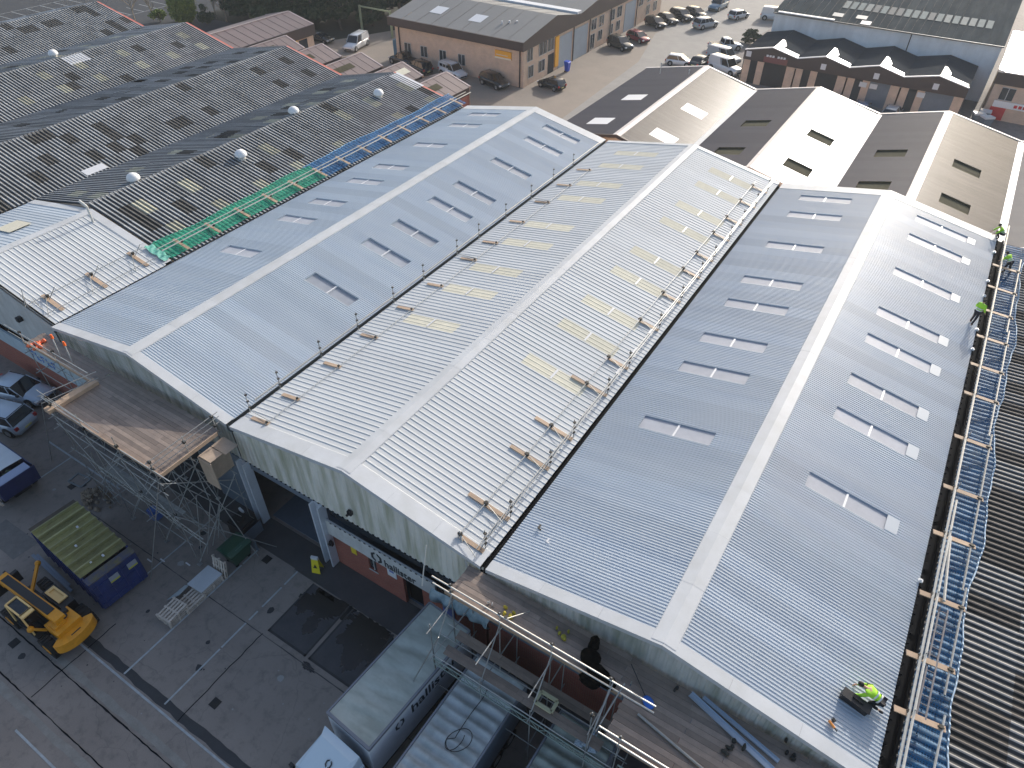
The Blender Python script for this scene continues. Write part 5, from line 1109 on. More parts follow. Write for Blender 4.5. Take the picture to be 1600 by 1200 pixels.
# --- roof edge barriers in the valleys
def barrier_valley1():
    T = thing("roof_edge_barrier", "row of posts and orange boards clamped along the valley left of the white roof", "barrier", (.3,20,7.7))
    for i, y in enumerate((.9,3.05,6.25,9.4,12.8,15.9,19.7,22.4,26.0,29.7,33.2,36.6)):
        z = lambda x: slopeZ(x)+.075
        mb = MB(); mb.add([(.75,y-.11,z(.75)),(2.05,y-.11,z(2.05)),(2.05,y+.11,z(2.05)),(.75,y+.11,z(.75)),(.75,y-.11,z(.75)-.035),(2.05,y-.11,z(2.05)-.035),(2.05,y+.11,z(2.05)-.035),(.75,y+.11,z(.75)-.035)],[(0,1,2,3),(4,7,6,5),(0,4,5,1),(1,5,6,2),(2,6,7,3),(3,7,4,0)]); part('board', mb, m_wood2, T)
        tb(T,(.2,y+.35,7.7),(.14,y+.40,9.0),m_tubeg,.024,'post'); 
        for zz_ in (8.0,8.4,8.85): mb = MB(); mb.box(.12,y+.34,zz_,.22,y+.46,zz_+.07); part('clamp', mb, m_coup, T)
        tb(T,(.2,y+.35,7.85),(2.05,y+.1,z(2.05)+.08),m_tubeg,.02,'strut') if i % 3 == 0 else None
        coup(T,(1.92,y,z(1.9)+.06),.05)
    tb(T,(1.95,.7,8.14),(1.95,37.0,8.14),m_tubeg,.022,'base_tube')
    tb(T,(-.28,2.0,7.78),(-.28,43.4,7.78),mat("tube_bright", (.62,.60,.55), .4, .4, (5,.2)),.04,'base_tube')
barrier_valley1()
def barrier_valley2():
    T = thing("roof_edge_barrier", "tangled tube barrier with boards along the valley right of the white roof", "barrier", (15,20,7.7))
    random.seed(17)
    for i, y in enumerate((.55,2.6,6.2,8.6,12.5,15.2,19.5,23.0,26.4,28.9,32.2,35.0,38.2,41.2)):
        z = lambda x: slopeZ(x)+.075
        xa, xb = (13.4,15.6) if i else (14.4,15.6)
        if i > 4: xa = 14.3
        mb = MB(); mb.add([(xa,y-.11,z(xa)),(xb,y-.11,z(xb)),(xb,y+.11,z(xb)),(xa,y+.11,z(xa)),(xa,y-.11,z(xa)-.035),(xb,y-.11,z(xb)-.035),(xb,y+.11,z(xb)-.035),(xa,y+.11,z(xa)-.035)],[(0,1,2,3),(4,7,6,5),(0,4,5,1),(1,5,6,2),(2,6,7,3),(3,7,4,0)]); part('board', mb, m_wood2, T)
        coup(T,(14.35,y,z(14.35)+.1),.08)
        tb(T,(15.55,y+.2,7.8),(15.5,y+.25,9.0),m_tubeg,.022,'post')
        for zz_ in (8.1,8.45,8.8): mb = MB(); mb.box(15.47,y+.17,zz_,15.6,y+.29,zz_+.07); part('clamp', mb, m_coup, T)
        tb(T,(14.35,y,8.2),(15.5,y-.5+random.uniform(-.2,.2),7.95),m_tubeg,.02,'strut')
        tb(T,(15.45,y-.1,7.9),(15.6,y+1.2,8.7),m_tubeg,.016,'strut')
    tb(T,(14.35,.3,8.22),(14.35,42,8.22),m_tubeg,.024,'base_tube')
    for x, z in ((15.3,7.98),(15.55,8.3),(15.62,8.75)): tb(T,(x,.4,z),(x+.02,42.5,z),m_tube,.022,'base_tube')
    tb(T,(14.3,.6,8.3),(15.2,-.2,7.3),mat("tube_bright", (.62,.60,.55), .4, .4, (5,.2)),.04,'strut')
    for y in (14.2,16.4,18.6,21):
        mb = MB(); mb.box(15.25,y,8.02,15.42,y+.5,8.10); part('clamp', mb, m_bar, T)
barrier_valley2()
def barrier_left():
    T = thing("roof_edge_barrier", "boards and bent tubes lying on the short white roof beside the left valley", "barrier", (-17,4,7.7))
    zH = lambda x: 9.35-(x+23.8)/(7.95)*1.6
    random.seed(19)
    for y in (1.2,4.2,7.3):
        xa, xb = -18.3,-16.4
        mb = MB(); mb.add([(xa,y-.13,zH(xa)+.11),(xb,y-.13,zH(xb)+.11),(xb,y+.13,zH(xb)+.11),(xa,y+.13,zH(xa)+.11),(xa,y-.13,zH(xa)+.07),(xb,y-.13,zH(xb)+.07),(xb,y+.13,zH(xb)+.07),(xa,y+.13,zH(xa)+.07)],[(0,1,2,3),(4,7,6,5),(0,4,5,1),(1,5,6,2),(2,6,7,3),(3,7,4,0)]); part('board', mb, m_wood2, T)
        coup(T,(-17.9,y+.1,zH(-17.9)+.2),.08)
        tb(T,(-17.9,y,zH(-17.9)+.2),(-16.4,y-.9,zH(-16.4)+.15),m_tubeg,.022,'strut'); tb(T,(-17.6,y,zH(-17.6)+.15),(-17.3,y+.5,zH(-17.3)+1.0),m_tubeg,.022,'post')
    tb(T,(-18.0,.2,zH(-18)+.2),(-18.0,8.2,zH(-18)+.2),m_tubeg,.024,'base_tube'); tb(T,(-16.5,.2,zH(-16.5)+.25),(-16.5,8.2,zH(-16.5)+.25),m_tubeg,.024,'base_tube')
    for k in range(5): x = -17.9+random.uniform(-.6,1.2); tb(T,(x,.1+random.uniform(-.2,.5),zH(x)),(x+random.uniform(-.3,.3),.1+random.uniform(-.3,.6),zH(x)+1.0),m_tubeg,.02,'post')
barrier_left()
# left eave run over the nets
SL = thing("roof_edge_barrier", "long twin tube rail with cross boards over the green and blue nets", "barrier", (-16.6,26,7.7))
for x, z in ((-16.35,8.45),(-17.0,8.35)): tb(SL,(x,8.6,z),(x,45.5,z),mat("tube_bright", (.62,.60,.55), .4, .4, (5,.2)),.045 if x > -16.5 else .035,'base_tube')
for i in range(13):
    y = 10.2+i*2.75; mb = MB(); mb.bar((-17.3,y,8.28),(-15.75,y,8.02),.23,.04); part('board', mb, m_wood2, SL); coup(SL,(-16.35,y,8.4),.07)
SR = thing("roof_edge_barrier", "long rail of tubes and cross boards over the right hand blue net", "barrier", (33,22,7.7))
mbt = mat("tube_bright", (.62,.60,.55), .4, .4, (5,.2))
tb(SR,(32.42,-1.5,8.35),(32.42,44.6,8.35),mbt,.055,'base_tube'); tb(SR,(32.50,-1.5,8.62),(32.50,14,8.62),mbt,.05,'base_tube')
for a, b_ in ((-1,3.6),(4.4,9.8),(9.6,20.4),(20.2,30.8),(30.6,40.5)): tb(SR,(33.5,a,7.98),(33.62,b_,7.98),m_tube,.045,'base_tube')
for i, y in enumerate((2.75,5.25,8.35,11.95,15.1,19.0,22.9,25.8,28.9,32.1,35.2,38.3)):
    mb = MB(); mb.bar((31.95,y,8.22),(33.72,y+.35,7.94),.24,.045); part('board', mb, m_wood2, SR); coup(SR,(33.55,y+.32,8.0),.07); coup(SR,(32.42,y+.08,8.33),.06)
    tb(SR,(32.5,y,7.6),(32.5,y,8.75),m_tubeg,.022,'post')
tb(SR,(32.85,8.4,8.25),(32.62,12.0,8.3),mbt,.06,'base_tube')
mb = MB()
for s in (0,.3): mb.bar((32.72+s,3.0,8.05),(32.80+s,8.2,8.05),.06,.05)
for k in range(14): mb.bar((32.72,3.2+k*.37,8.05),(33.08,3.2+k*.37,8.05),.03,.03)
solo("ladder", mb, mat("old_ladder", (.13,.125,.14), .6), "dark grey ladder lying along the blue net", "ladder")

# --- nets: wavy sheets of fine mesh with a rope border
def netmat(name, col, a=.72):
    m = bpy.data.materials.new(name); m.use_nodes = True; t = m.node_tree; N = t.nodes; Lk = t.links.new; b = N["Principled BSDF"]
    b.inputs["Base Color"].default_value = (*col,1); b.inputs["Roughness"].default_value = .6
    geo = N.new("ShaderNodeNewGeometry"); n = N.new("ShaderNodeTexNoise"); n.inputs["Scale"].default_value = 1.8; n.inputs["Detail"].default_value = 5; Lk(geo.outputs["Position"], n.inputs["Vector"])
    r = N.new("ShaderNodeMapRange"); r.inputs[1].default_value = .35; r.inputs[2].default_value = .65; r.inputs[3].default_value = a-.18; r.inputs[4].default_value = min(1,a+.18); Lk(n.outputs[0], r.inputs[0])
    mp = N.new("ShaderNodeMapping"); mp.inputs["Scale"].default_value = (11,11,11); Lk(geo.outputs["Position"], mp.inputs[0])
    v = N.new("ShaderNodeTexVoronoi"); v.inputs["Scale"].default_value = 1.0; v.feature = 'DISTANCE_TO_EDGE'; v.inputs["Randomness"].default_value = .15; Lk(mp.outputs[0], v.inputs["Vector"])
    g_ = N.new("ShaderNodeMapRange"); g_.inputs[1].default_value = .10; g_.inputs[2].default_value = .22; g_.inputs[3].default_value = 1.0; g_.inputs[4].default_value = .62; Lk(v.outputs[0], g_.inputs[0])
    mu = N.new("ShaderNodeMath"); mu.operation = 'MULTIPLY'; Lk(r.outputs[0], mu.inputs[0]); Lk(g_.outputs[0], mu.inputs[1]); Lk(mu.outputs[0], b.inputs["Alpha"])
    return m
def net(xa, xb, ya, yb, zf, m, mrope, label, seed, nx=12, step=.11, wob=.2, edge='b'):
    rr = random.Random(seed); T = thing("safety_net", label, "safety net", ((xa+xb)/2,(ya+yb)/2,zf(xa,ya)))
    ny = int((yb-ya)/step); mb = MB(); pts = []; we = 0; es = []
    ph = [rr.uniform(0,6.28) for _ in range(6)]
    for j in range(ny+1):
        y = ya+(yb-ya)*j/ny; e = wob*(.6*sin(y*.42+ph[0])+.4*sin(y*1.05+ph[1])+.10*sin(y*3.3+ph[2])); es.append(e)
        for i in range(nx+1):
            t = i/nx; x = xa+(xb-xa)*t + e*(t if edge == 'b' else (1-t))
            pts.append((x, y, zf(x,y)+.085+.015*sin(x*3+y*1.1+ph[3])+rr.uniform(0,.008)))
    mb.add(pts, [(j*(nx+1)+i,j*(nx+1)+i+1,(j+1)*(nx+1)+i+1,(j+1)*(nx+1)+i) for j in range(ny) for i in range(nx)])
    part('mesh', mb, m, T, True)
    mb = MB(); col_ = nx if edge == 'b' else 0; pr = None
    for j in range(0, ny+1, 2):
        p = Vector(pts[j*(nx+1)+col_])+Vector((0,0,.03+rr.uniform(0,.02)))
        if pr: mb.tube(pr, p, .032, 5, caps=False)
        pr = p
    part('border_rope', mb, mrope, T, True); return T
def zI(x, y): return 7.32+(x-32.52)/9.88*.48 + .038*(1-cos(2*pi*((y+3) % .3387)/.3387))
m_netb = netmat("blue_net", (.005,.11,.25), .80); m_netb2 = netmat("blue_net_left", (.015,.14,.33), .8); m_netg = netmat("green_net", (.01,.33,.20), .8)
m_ropeb = mat("rope_light_blue", (.14,.38,.66), .6); m_ropew = mat("rope_pale_blue", (.46,.60,.74), .6); m_ropeg = mat("rope_green", (.02,.38,.25), .6)
net(32.56,33.98,1.2,43.5,zI,m_netb,m_ropew,"blue safety net spread over the dark ribbed roof at the right edge",4,12,.08,.20)
zJ = lambda x, y: Zr+(7.7-Zr)*(x+24.6)/8.65 + .038*(1-cos(2*pi*((y-8.9) % .3387)/.3387))
net(-18.1,-15.98,23.6,44.2,lambda x,y: zJ(x,y)+.0,m_netb2,m_ropeb,"blue safety net along the far half of the left eave",6,10,.10,.16,'a')
net(-17.9,-15.98,8.9,24.2,lambda x,y: zJ(x,y)+.03,m_netg,m_ropeg,"green safety net along the near half of the left eave",7,10,.10,.14,'a')
mb = MB(); random.seed(14); pts = []
for j in range(7):
    for i in range(14): pts.append((-17.95+i*.15, 8.3+j*.1+.05*sin(i), zJ(-17.95+i*.15,9.0)+.16+.05*sin(i*1.7+j)+random.uniform(0,.05)))
mb.add(pts, [(j*14+i,j*14+i+1,(j+1)*14+i+1,(j+1)*14+i) for j in range(6) for i in range(13)])
solo("net_bundle", mb, mat("pale_green_cloth", (.30,.60,.52), .6, 0, (6,.4), col2=(.05,.40,.28)), "gathered pale green net end where the green net meets the short white roof", "net", smooth=True)

# ---------------------------------------------------------------- people
def limb_mesh(name, joints, edges, radii, m, T, sub=1, label=None):
    me = bpy.data.meshes.new(name); bm = bmesh.new(); ly = bm.verts.layers.skin.verify()
    vs_ = [bm.verts.new(p) for p in joints]
    for a_, b_ in edges: bm.edges.new((vs_[a_], vs_[b_]))
    for i, r in enumerate(radii): vs_[i][ly].radius = r if isinstance(r, tuple) else (r, r)
    vs_[0][ly].use_root = True
    bm.to_mesh(me); bm.free(); me.materials.append(m); o = link(name, me, T)
    md = o.modifiers.new("skin", 'SKIN'); md.use_smooth_shade = True
    if sub: sb = o.modifiers.new("sub", 'SUBSURF'); sb.levels = sub; sb.render_levels = sub
    if label: o['label'] = label
    return o
def person(loc, rz, label, J, helmet=None, shirt=m_yel, trous=m_trou):
    """J: joint dict in local coords (x forward). pelvis,chest,neck,head, shl,ell,wrl, shr,elr,wrr, hpl,knl,anl,tol, hpr,knr,anr,tor"""
    T = thing("person", label, "person", loc, rz)
    names = ['pelvis','chest','neck','head','shl','ell','wrl','shr','elr','wrr','hpl','knl','anl','tol','hpr','knr','anr','tor']
    V = [J[n_] for n_ in names]; E2 = [(0,1),(1,2),(2,3),(1,4),(4,5),(5,6),(1,7),(7,8),(8,9),(0,10),(10,11),(11,12),(12,13),(0,14),(14,15),(15,16),(16,17)]
    Rr = [(.13,.12),(.13,.12),.055,.085,.06,.042,.03,.06,.042,.03,.085,.058,.042,.035,.085,.058,.042,.035]
    # fingers: five short chains per hand
    idx = {n_: i for i, n_ in enumerate(names)}
    for wn, en in (('wrl','ell'),('wrr','elr')):
        w_ = Vector(J[wn]); d = (w_-Vector(J[en])).normalized(); s = d.cross(Vector((0,0,1)));
        if s.length < .1: s = Vector((0,1,0))
        s.normalize(); pal = len(V); V.append(tuple(w_+d*.07)); E2.append((idx[wn],pal)); Rr.append((.04,.02))
        for f in range(5):
            b_ = len(V); off = s*(.036-.018*f); L = (.05,.085,.095,.085,.065)[f]
            dd = (d+s*(.9 if f == 0 else 0)+Vector((0,0,-.25))).normalized()
            V.append(tuple(w_+d*(.05 if f == 0 else .10)+off)); E2.append((pal,b_)); Rr.append(.011)
            V.append(tuple(w_+d*(.05 if f == 0 else .10)+off+dd*L)); E2.append((b_,b_+1)); Rr.append(.009)
    limb_mesh('body', V, E2, Rr, m_skin, T)
    v = Vector
    JJ = lambda *n_: [J[k_] for k_ in n_]
    hw = [tuple(v(J['ell']).lerp(v(J['wrl']),.85)), tuple(v(J['elr']).lerp(v(J['wrr']),.85))]
    limb_mesh('jacket', JJ('chest','pelvis','neck','shl','ell')+[hw[0]]+JJ('shr','elr')+[hw[1]], [(0,1),(0,2),(0,3),(3,4),(4,5),(0,6),(6,7),(7,8)], [(.19,.15),(.17,.14),.07,.085,.065,.05,.085,.065,.05], shirt, T)
    limb_mesh('trousers', JJ('pelvis','hpl','knl','anl','hpr','knr','anr'), [(0,1),(1,2),(2,3),(0,4),(4,5),(5,6)], [(.15,.13),.105,.08,.062,.105,.08,.062], trous, T)
    for a, b_ in (('anl','tol'),('anr','tor')): limb_mesh('boot', [J[a], J[b_]], [(0,1)], [.065,.05], m_plastic, T)
    # reflective bands
    ch = v(J['chest']); pe = v(J['pelvis']); ax = (ch-pe).normalized()
    for t in (.25,.6):
        c = pe.lerp(ch,t); mb = MB(); mb.tube(c-ax*.03,c+ax*.03,.19,12,caps=False); part('reflective_band', mb, mat("reflective", (.7,.72,.72), .3), T, True, world=False)
    h = v(J['head']); mb = MB(); mb.ball(h+v((-.01,0,.03)),.115,.10,.105,12,8); part('helmet' if helmet else 'hair', mb, helmet or m_hair, T, True, world=False)
    f = (h - v(J['neck'])).normalized(); fwd = v((1,0,0)) if abs(f.x) < .8 else v((0,0,-1))
    mb = MB(); mb.ball(h+fwd*.095-f*.01,.02,.016,.022,8,5); part('nose', mb, m_skin, T, True, world=False)
    for s in (-1,1):
        mb = MB(); mb.ball(h+fwd*.085+v((0,s*.032,0))+f*.02,.012,.012,.01,8,5); part('eye', mb, m_hair, T, True, world=False)
        mb = MB(); mb.ball(h+v((0,s*.09,0)),.02,.012,.03,8,5); part('ear', mb, m_skin, T, True, world=False)
    mb = MB(); mb.bar(h+fwd*.088+v((0,-.025,0))-f*.045,h+fwd*.088+v((0,.025,0))-f*.045,.01,.008); part('mouth', mb, mat("lips", (.3,.12,.1), .6), T, world=False)
    return T
stand = dict(pelvis=(0,0,.95),chest=(.06,0,1.30),neck=(.10,0,1.50),head=(.14,0,1.66),shl=(.05,.20,1.42),ell=(.10,.30,1.15),wrl=(.30,.26,.98),shr=(.05,-.20,1.42),elr=(.02,-.32,1.15),wrr=(.20,-.32,.95),
    hpl=(0,.10,.90),knl=(.10,.12,.50),anl=(.02,.14,.09),tol=(.20,.16,.04),hpr=(0,-.10,.90),knr=(-.06,-.12,.50),anr=(-.28,-.13,.10),tor=(-.10,-.14,.05))
person((31.62,30.7,slopeZ(31.6)+.02), R(60), "roofer in lime hi-vis jacket walking at the right eave, back to the camera", stand)
crouch = dict(pelvis=(-.15,0,.42),chest=(.10,0,.75),neck=(.22,0,.90),head=(.32,0,1.02),shl=(.12,.20,.82),ell=(.30,.26,.58),wrl=(.48,.20,.42),shr=(.12,-.20,.82),elr=(.30,-.28,.60),wrr=(.52,-.20,.45),
    hpl=(-.12,.11,.40),knl=(.26,.16,.50),anl=(.06,.17,.09),tol=(.24,.18,.04),hpr=(-.12,-.11,.40),knr=(.24,-.16,.46),anr=(.02,-.17,.09),tor=(.20,-.18,.04))
person((32.05,43.6,7.72), R(200), "crouching worker in hi-vis at the far right corner of the blue grey roof", crouch)
bend = dict(stand); bend.update(pelvis=(0,0,.85),chest=(.25,0,1.08),neck=(.38,0,1.20),head=(.48,0,1.30),shl=(.27,.2,1.18),ell=(.40,.26,.90),wrl=(.55,.2,.75),shr=(.27,-.2,1.18),elr=(.42,-.26,.92),wrr=(.6,-.2,.8),hpl=(0,.1,.82),hpr=(0,-.1,.82))
person((32.95,39.2,7.42), R(150), "worker in hi-vis stooping inside the blue netted walkway", bend)
kneel = dict(pelvis=(-.55,0,.42),chest=(-.12,0,.58),neck=(.10,0,.60),head=(.26,0,.60),shl=(-.06,.20,.56),ell=(.12,.27,.34),wrl=(.30,.22,.12),shr=(-.06,-.20,.56),elr=(.14,-.26,.34),wrr=(.34,-.20,.14),
    hpl=(-.55,.11,.40),knl=(-.22,.16,.10),anl=(-.62,.18,.09),tol=(-.80,.18,.06),hpr=(-.55,-.11,.40),knr=(-.20,-.16,.10),anr=(-.60,-.18,.09),tor=(-.78,-.18,.06))
kp = person((30.95,2.75,slopeZ(30.9)+.02), R(172), "roofer in lime hi-vis kneeling low over the right hand roof near its front", kneel)
T = thing("tool_case", "black tool case and jacket beside the kneeling roofer", "tool case", (30.75,2.25,slopeZ(30.75)+.03), R(-6)); T.rotation_euler = (0,R(10),R(-6))
mb = MB(); mb.box(-.55,-.16,0,.45,.16,.30); mb.box(-.58,-.19,.30,.48,.19,.34); part('case', mb, m_plastic, T, world=False)
mb = MB(); mb.bar((-.2,0,.38),(.15,0,.38),.04,.04); mb.bar((-.2,0,.33),(-.2,0,.40),.04,.04); mb.bar((.15,0,.33),(.15,0,.40),.04,.04); part('handle', mb, m_plastic, T, world=False)
T = thing("cordless_drill", "small orange and black drill lying on the roof below the kneeling roofer", "drill", (30.25,.95,slopeZ(30.25)+.05), R(-25)); T.rotation_euler = (0,R(10),R(-28))
mo = mat("drill_orange", (.75,.28,.06), .5)
mb = MB(); mb.tube((-.20,0,.06),(.08,0,.06),.05,10); part('body', mb, mo, T, world=False)
mb = MB(); mb.tube((.08,0,.06),(.2,0,.06),.025,8); part('chuck', mb, m_plastic, T, world=False)
mb = MB(); mb.bar((-.1,0,.05),(-.14,.16,.04),.05,.05); mb.box(-.2,.14,.0,-.06,.24,.08); part('grip', mb, m_plastic, T, world=False)
T = thing("clamp_pair", "two small galvanised clamps left on the roof beyond the black gutter line", "clamps", (17.4,2.3,slopeZ(17.4)+.04))
for x, y in ((-.35,.5),(.35,.05)):
    mb = MB(); mb.tube((x,y,0),(x+.12,y-.05,.05),.04,6); mb.box(x-.06,y-.03,.0,x+.02,y+.2,.06); part('clamp', mb, m_coup if x < 0 else m_bar, T, world=False)

# ---------------------------------------------------------------- lorries
def wheel(T, x, y, r, w_, side):
    mb = MB(); mb.tube((x,y-w_/2,r),(x,y+w_/2,r),r,20); wh = part('wheel', mb, m_tyre, T, True, world=False)
    mb = MB(); mb.tube((x,y+side*w_*.42,r),(x,y+side*(w_/2+.01),r),r*.55,14); part('rim', mb, m_rim, wh, world=False)
def lorry(label, loc, rz, mroof, msign, L=7.2, W=2.5, Z=3.82, rib=0, cab=True, mcab=None, ridge_m=None):
    T = thing("lorry", label, "lorry", loc, rz, "lorries backed up to the warehouse")   # front = +x
    mb = MB(); mb.box(0,-W/2,1.05,L,W/2,1.2); mb.box(0,-.45,.75,L+1.8,.45,1.05); part('chassis', mb, m_plastic, T, world=False)
    sd = part('box_side', MB().box(0,-W/2,1.2,L,-W/2+.05,Z-.02), msign, T, world=False)
    part('box_side', MB().box(0,W/2-.05,1.2,L,W/2,Z-.02), msign, T, world=False)
    part('box_front', MB().box(L-.05,-W/2+.05,1.2,L,W/2-.05,Z-.02), msign, T, world=False)
    part('rear_door', MB().box(-.03,-W/2,1.2,.03,W/2,Z-.02), msign, T, world=False)
    mb = MB(); nx = 60 if not rib else 130; ny = 10; rr = random.Random(L*10+rib); pts = []
    for i in range(nx+1):
        for j in range(ny+1):
            x = .04+(L-.08)*i/nx; y = -W/2+.06+(W-.12)*j/ny; e = min(i,nx-i,6)/6*min(j,ny-j,2)/2
            dz = .03*sin(x*5.1+y*1.6)*e+.018*sin(x*11+y*3)*e if not rib else (.075*sin(x*2*pi/.5+.5*sin(y*2))+.02*sin(y*6+x*3))*min(j,ny-j,1)
            pts.append((x,y,Z+.01+dz))
    mb.add(pts, [(i*(ny+1)+j,i*(ny+1)+j+1,(i+1)*(ny+1)+j+1,(i+1)*(ny+1)+j) for i in range(nx) for j in range(ny)]); part('roof_skin', mb, mroof, T, True, world=False)
    mb = MB()
    for s in (-1,1): mb.box(0,s*W/2-.04,Z-.12,L,s*W/2+.04,Z+.04)
    mb.box(-.04,-W/2,Z-.12,.06,W/2,Z+.045); mb.box(L-.10,-W/2,Z-.16,L+.02,W/2,Z+.045); part('edge_rail', mb, ridge_m or mat("rail_grey", (.20,.22,.26), .4, .3), T, world=False)
    for x in (1.2,2.3) :
        for s in (-1,1): wheel(T, x, s*(W/2-.18), .48, .32, s)
    if cab:
        mc = mcab or mat("cab_pale_blue", (.56,.66,.74), .3, 0, coat=.4)
        for s in (-1,1): wheel(T, L+1.15, s*(W/2-.2), .48, .30, s)
        mb = MB(); x0 = L+.35; x1 = L+2.1; mb.prism([(x0,.9),(x1+.05,.9),(x1+.1,1.9),(x1-.12,2.75),(x0,2.9)],1,-W/2+.05,W/2-.05); part('cab', mb, mc, T, world=False)
        mb = MB(); mb.add([(x1+.12,-W/2+.2,1.9),(x1+.12,W/2-.2,1.9),(x1-.09,W/2-.25,2.68),(x1-.09,-W/2+.25,2.68)],[(0,1,2,3)]); part('windscreen', mb, m_glass, T, world=False)
        for s in (-1,1):
            mb = MB(); mb.box(x0+.7,s*(W/2-.05)-.02,1.85,x1-.15,s*(W/2-.05)+.02,2.6); part('side_window', mb, m_glass, T, world=False)
            mb = MB(); mb.box(x1-.1,s*(W/2+.15)-.1,2.0,x1+.05,s*(W/2+.15)+.1,2.6); part('mirror', mb, m_plastic, T, world=False)
        mb = MB(); mb.add([(x0,-W/2+.12,2.92),(x1-.15,-W/2+.2,2.78),(x1-.15,W/2-.2,2.78),(x0,W/2-.12,2.92),(x0,-W/2+.2,3.55),(x0+.35,-W/2+.35,3.5),(x0+.35,W/2-.35,3.5),(x0,W/2-.2,3.55)],[(0,1,5,4),(1,2,6,5),(2,3,7,6),(4,5,6,7)]); df_ = part('wind_deflector', mb, mc, T, world=False)
        p = [Vector((x0+.35,0,3.5)), Vector((x1-.15,0,2.78))]; n_ = math.atan2(p[1].z-p[0].z, p[1].x-p[0].x)
        lg = link('cab_logo', logo(.42, th=.006).mesh('cab_logo', m_ink), T, (p[0]+(p[1]-p[0])*.42+Vector((.02,.1,.035))), (0,-n_,R(90)))
        lg.rotation_euler = Euler((0,-n_,0)).to_quaternion().__matmul__(Euler((0,0,R(90))).to_quaternion()).to_euler()
        tx = MB()
        for r_ in range(3): tx.box(-.35,-.02-r_*.11,0,.35-.1*r_,.03-r_*.11,.004)
        t_ = link('cab_print', tx.mesh('cab_print', mat("print_grey", (.33,.40,.47), .5)), T, (p[0]+(p[1]-p[0])*.86+Vector((.02,.1,.02)))); t_.rotation_euler = lg.rotation_euler
    return T
m_tarp = mat("dirty_lorry_roof", (.44,.49,.46), .6, 0, (.9,.15), streak=((.7,2.2,1),.55,(.17,.20,.17)))
m_side = mat("lorry_curtain", (.80,.83,.88), .4, 0, (.6,.1))
# truck 1 : rear at the building, front towards -y
T1 = lorry("grey curtain sided lorry lettered hallister, with a pale blue cab", (14.62,-1.0,0), R(-94.3), m_tarp, m_side, 6.45, 2.45)
o = link('side_lettering', text_mesh("hallister", .95, m_ink, .004, .012), T1, (4.05,1.235,2.72), (R(90),0,R(180)))
o.scale = (1.0,1,1); o = link('side_logo', logo(.72, th=.006).mesh('side_logo', m_ink), T1, (4.75,1.232,2.98), (R(90),0,R(180)))
T2 = lorry("lorry with a ribbed translucent bluish roof, a cable looped on top", (18.0,-1.75,0), R(-91), mat("ribbed_pale_roof", (.50,.54,.55), .5, 0, (1.1,.2), streak=((1.5,1.5,1),.6,(.24,.27,.26))), m_bluegrey, 7.6, 2.65, 3.55, 1)
mb = MB(); pr = None; random.seed(2)
for k in range(70):
    a = k*.19; r = .42+.06*sin(k*.37); p = Vector((17.85+.35*sin(k*.045)+r*cos(a)*(1 if k > 18 else .3), -5.2+(-.0 if k > 18 else (18-k)*.13)+r*sin(a)*1.2*(1 if k > 18 else .2), 3.64))
    if pr: mb.tube(pr,p,.018,5,caps=False)
    pr = p
solo("cable_loop", mb, m_plastic, "thin dark cable coiled loosely on the ribbed lorry roof", "cable")
T3 = lorry("lorry with a greenish ribbed roof below the lattice girder", (22.4,-1.85,0), R(-91), mat("ribbed_green_roof", (.33,.37,.33), .55, 0, (1.1,.2), streak=((1.5,1.5,1),.6,(.12,.14,.12))), m_bluegrey, 7.2, 2.6, 3.5, 2)
random.seed(12); mb = MB()
for (x,y,z,a,b_,c) in ((0,0,.14,.25,.3,.16),(.3,-.2,.12,.28,.2,.14),(-.2,-.3,.10,.2,.2,.12),(.15,.3,.16,.12,.2,.2)): mb.ball((x,y,z),a,b_,c,10,6,jit=.25)
solo("plastic_bundle", mb, mat("clear_plastic", (.45,.55,.66), .2, 0, (8,.3)), "crumpled clear plastic bundle on the greenish lorry roof", "plastic bag", loc=(22.6,-2.35,3.55))
mb = MB(); mb.ball((0,0,.25),.2,.2,.25,10,6); solo("warning_beacon", mb, mat("amber", (.8,.35,.02), .4), "orange beacon drum between the two ribbed lorries", "beacon", loc=(19.9,-5.0,.6))
mb = MB(); mb.box(-.5,-.35,0,.5,.35,.6); mb.box(-.42,-.28,.6,.42,.28,.66); solo("plant_box", mb, m_plastic, "black plant box under the orange beacon", "box", loc=(19.9,-5.0,.0))

# ---------------------------------------------------------------- blue recycling container
T = thing("waste_container", "big blue steel container with a rusty green ribbed lid", "container", (-5.1,-7.35,0), R(-3.5))
m_cblue = mat("container_blue", (.03,.055,.21), .5, .1, (1.4,.35), streak=((1.5,1.5,.5),.5,(.035,.04,.08)))
m_cgreen = mat("container_lid_moss", (.36,.34,.13), .8, 0, (1.3,.35), rnd=.3, col2=(.22,.20,.09), bump=.3)
LX, LY, LZ = 2.95, 1.25, 2.42
part('side', MB().box(-LX,-LY,.2,LX,-LY+.06,LZ), m_cblue, T, world=False); part('side', MB().box(-LX,LY-.06,.2,LX,LY,LZ), m_cblue, T, world=False)
part('end_wall', MB().box(-LX,-LY+.06,.2,-LX+.06,LY-.06,LZ), m_cblue, T, world=False); part('end_door', MB().box(LX-.06,-LY+.06,.2,LX,LY-.06,LZ), m_cblue, T, world=False)
part('floor', MB().box(-LX+.06,-LY+.06,.2,LX-.06,LY-.06,.3), m_cblue, T, world=False)
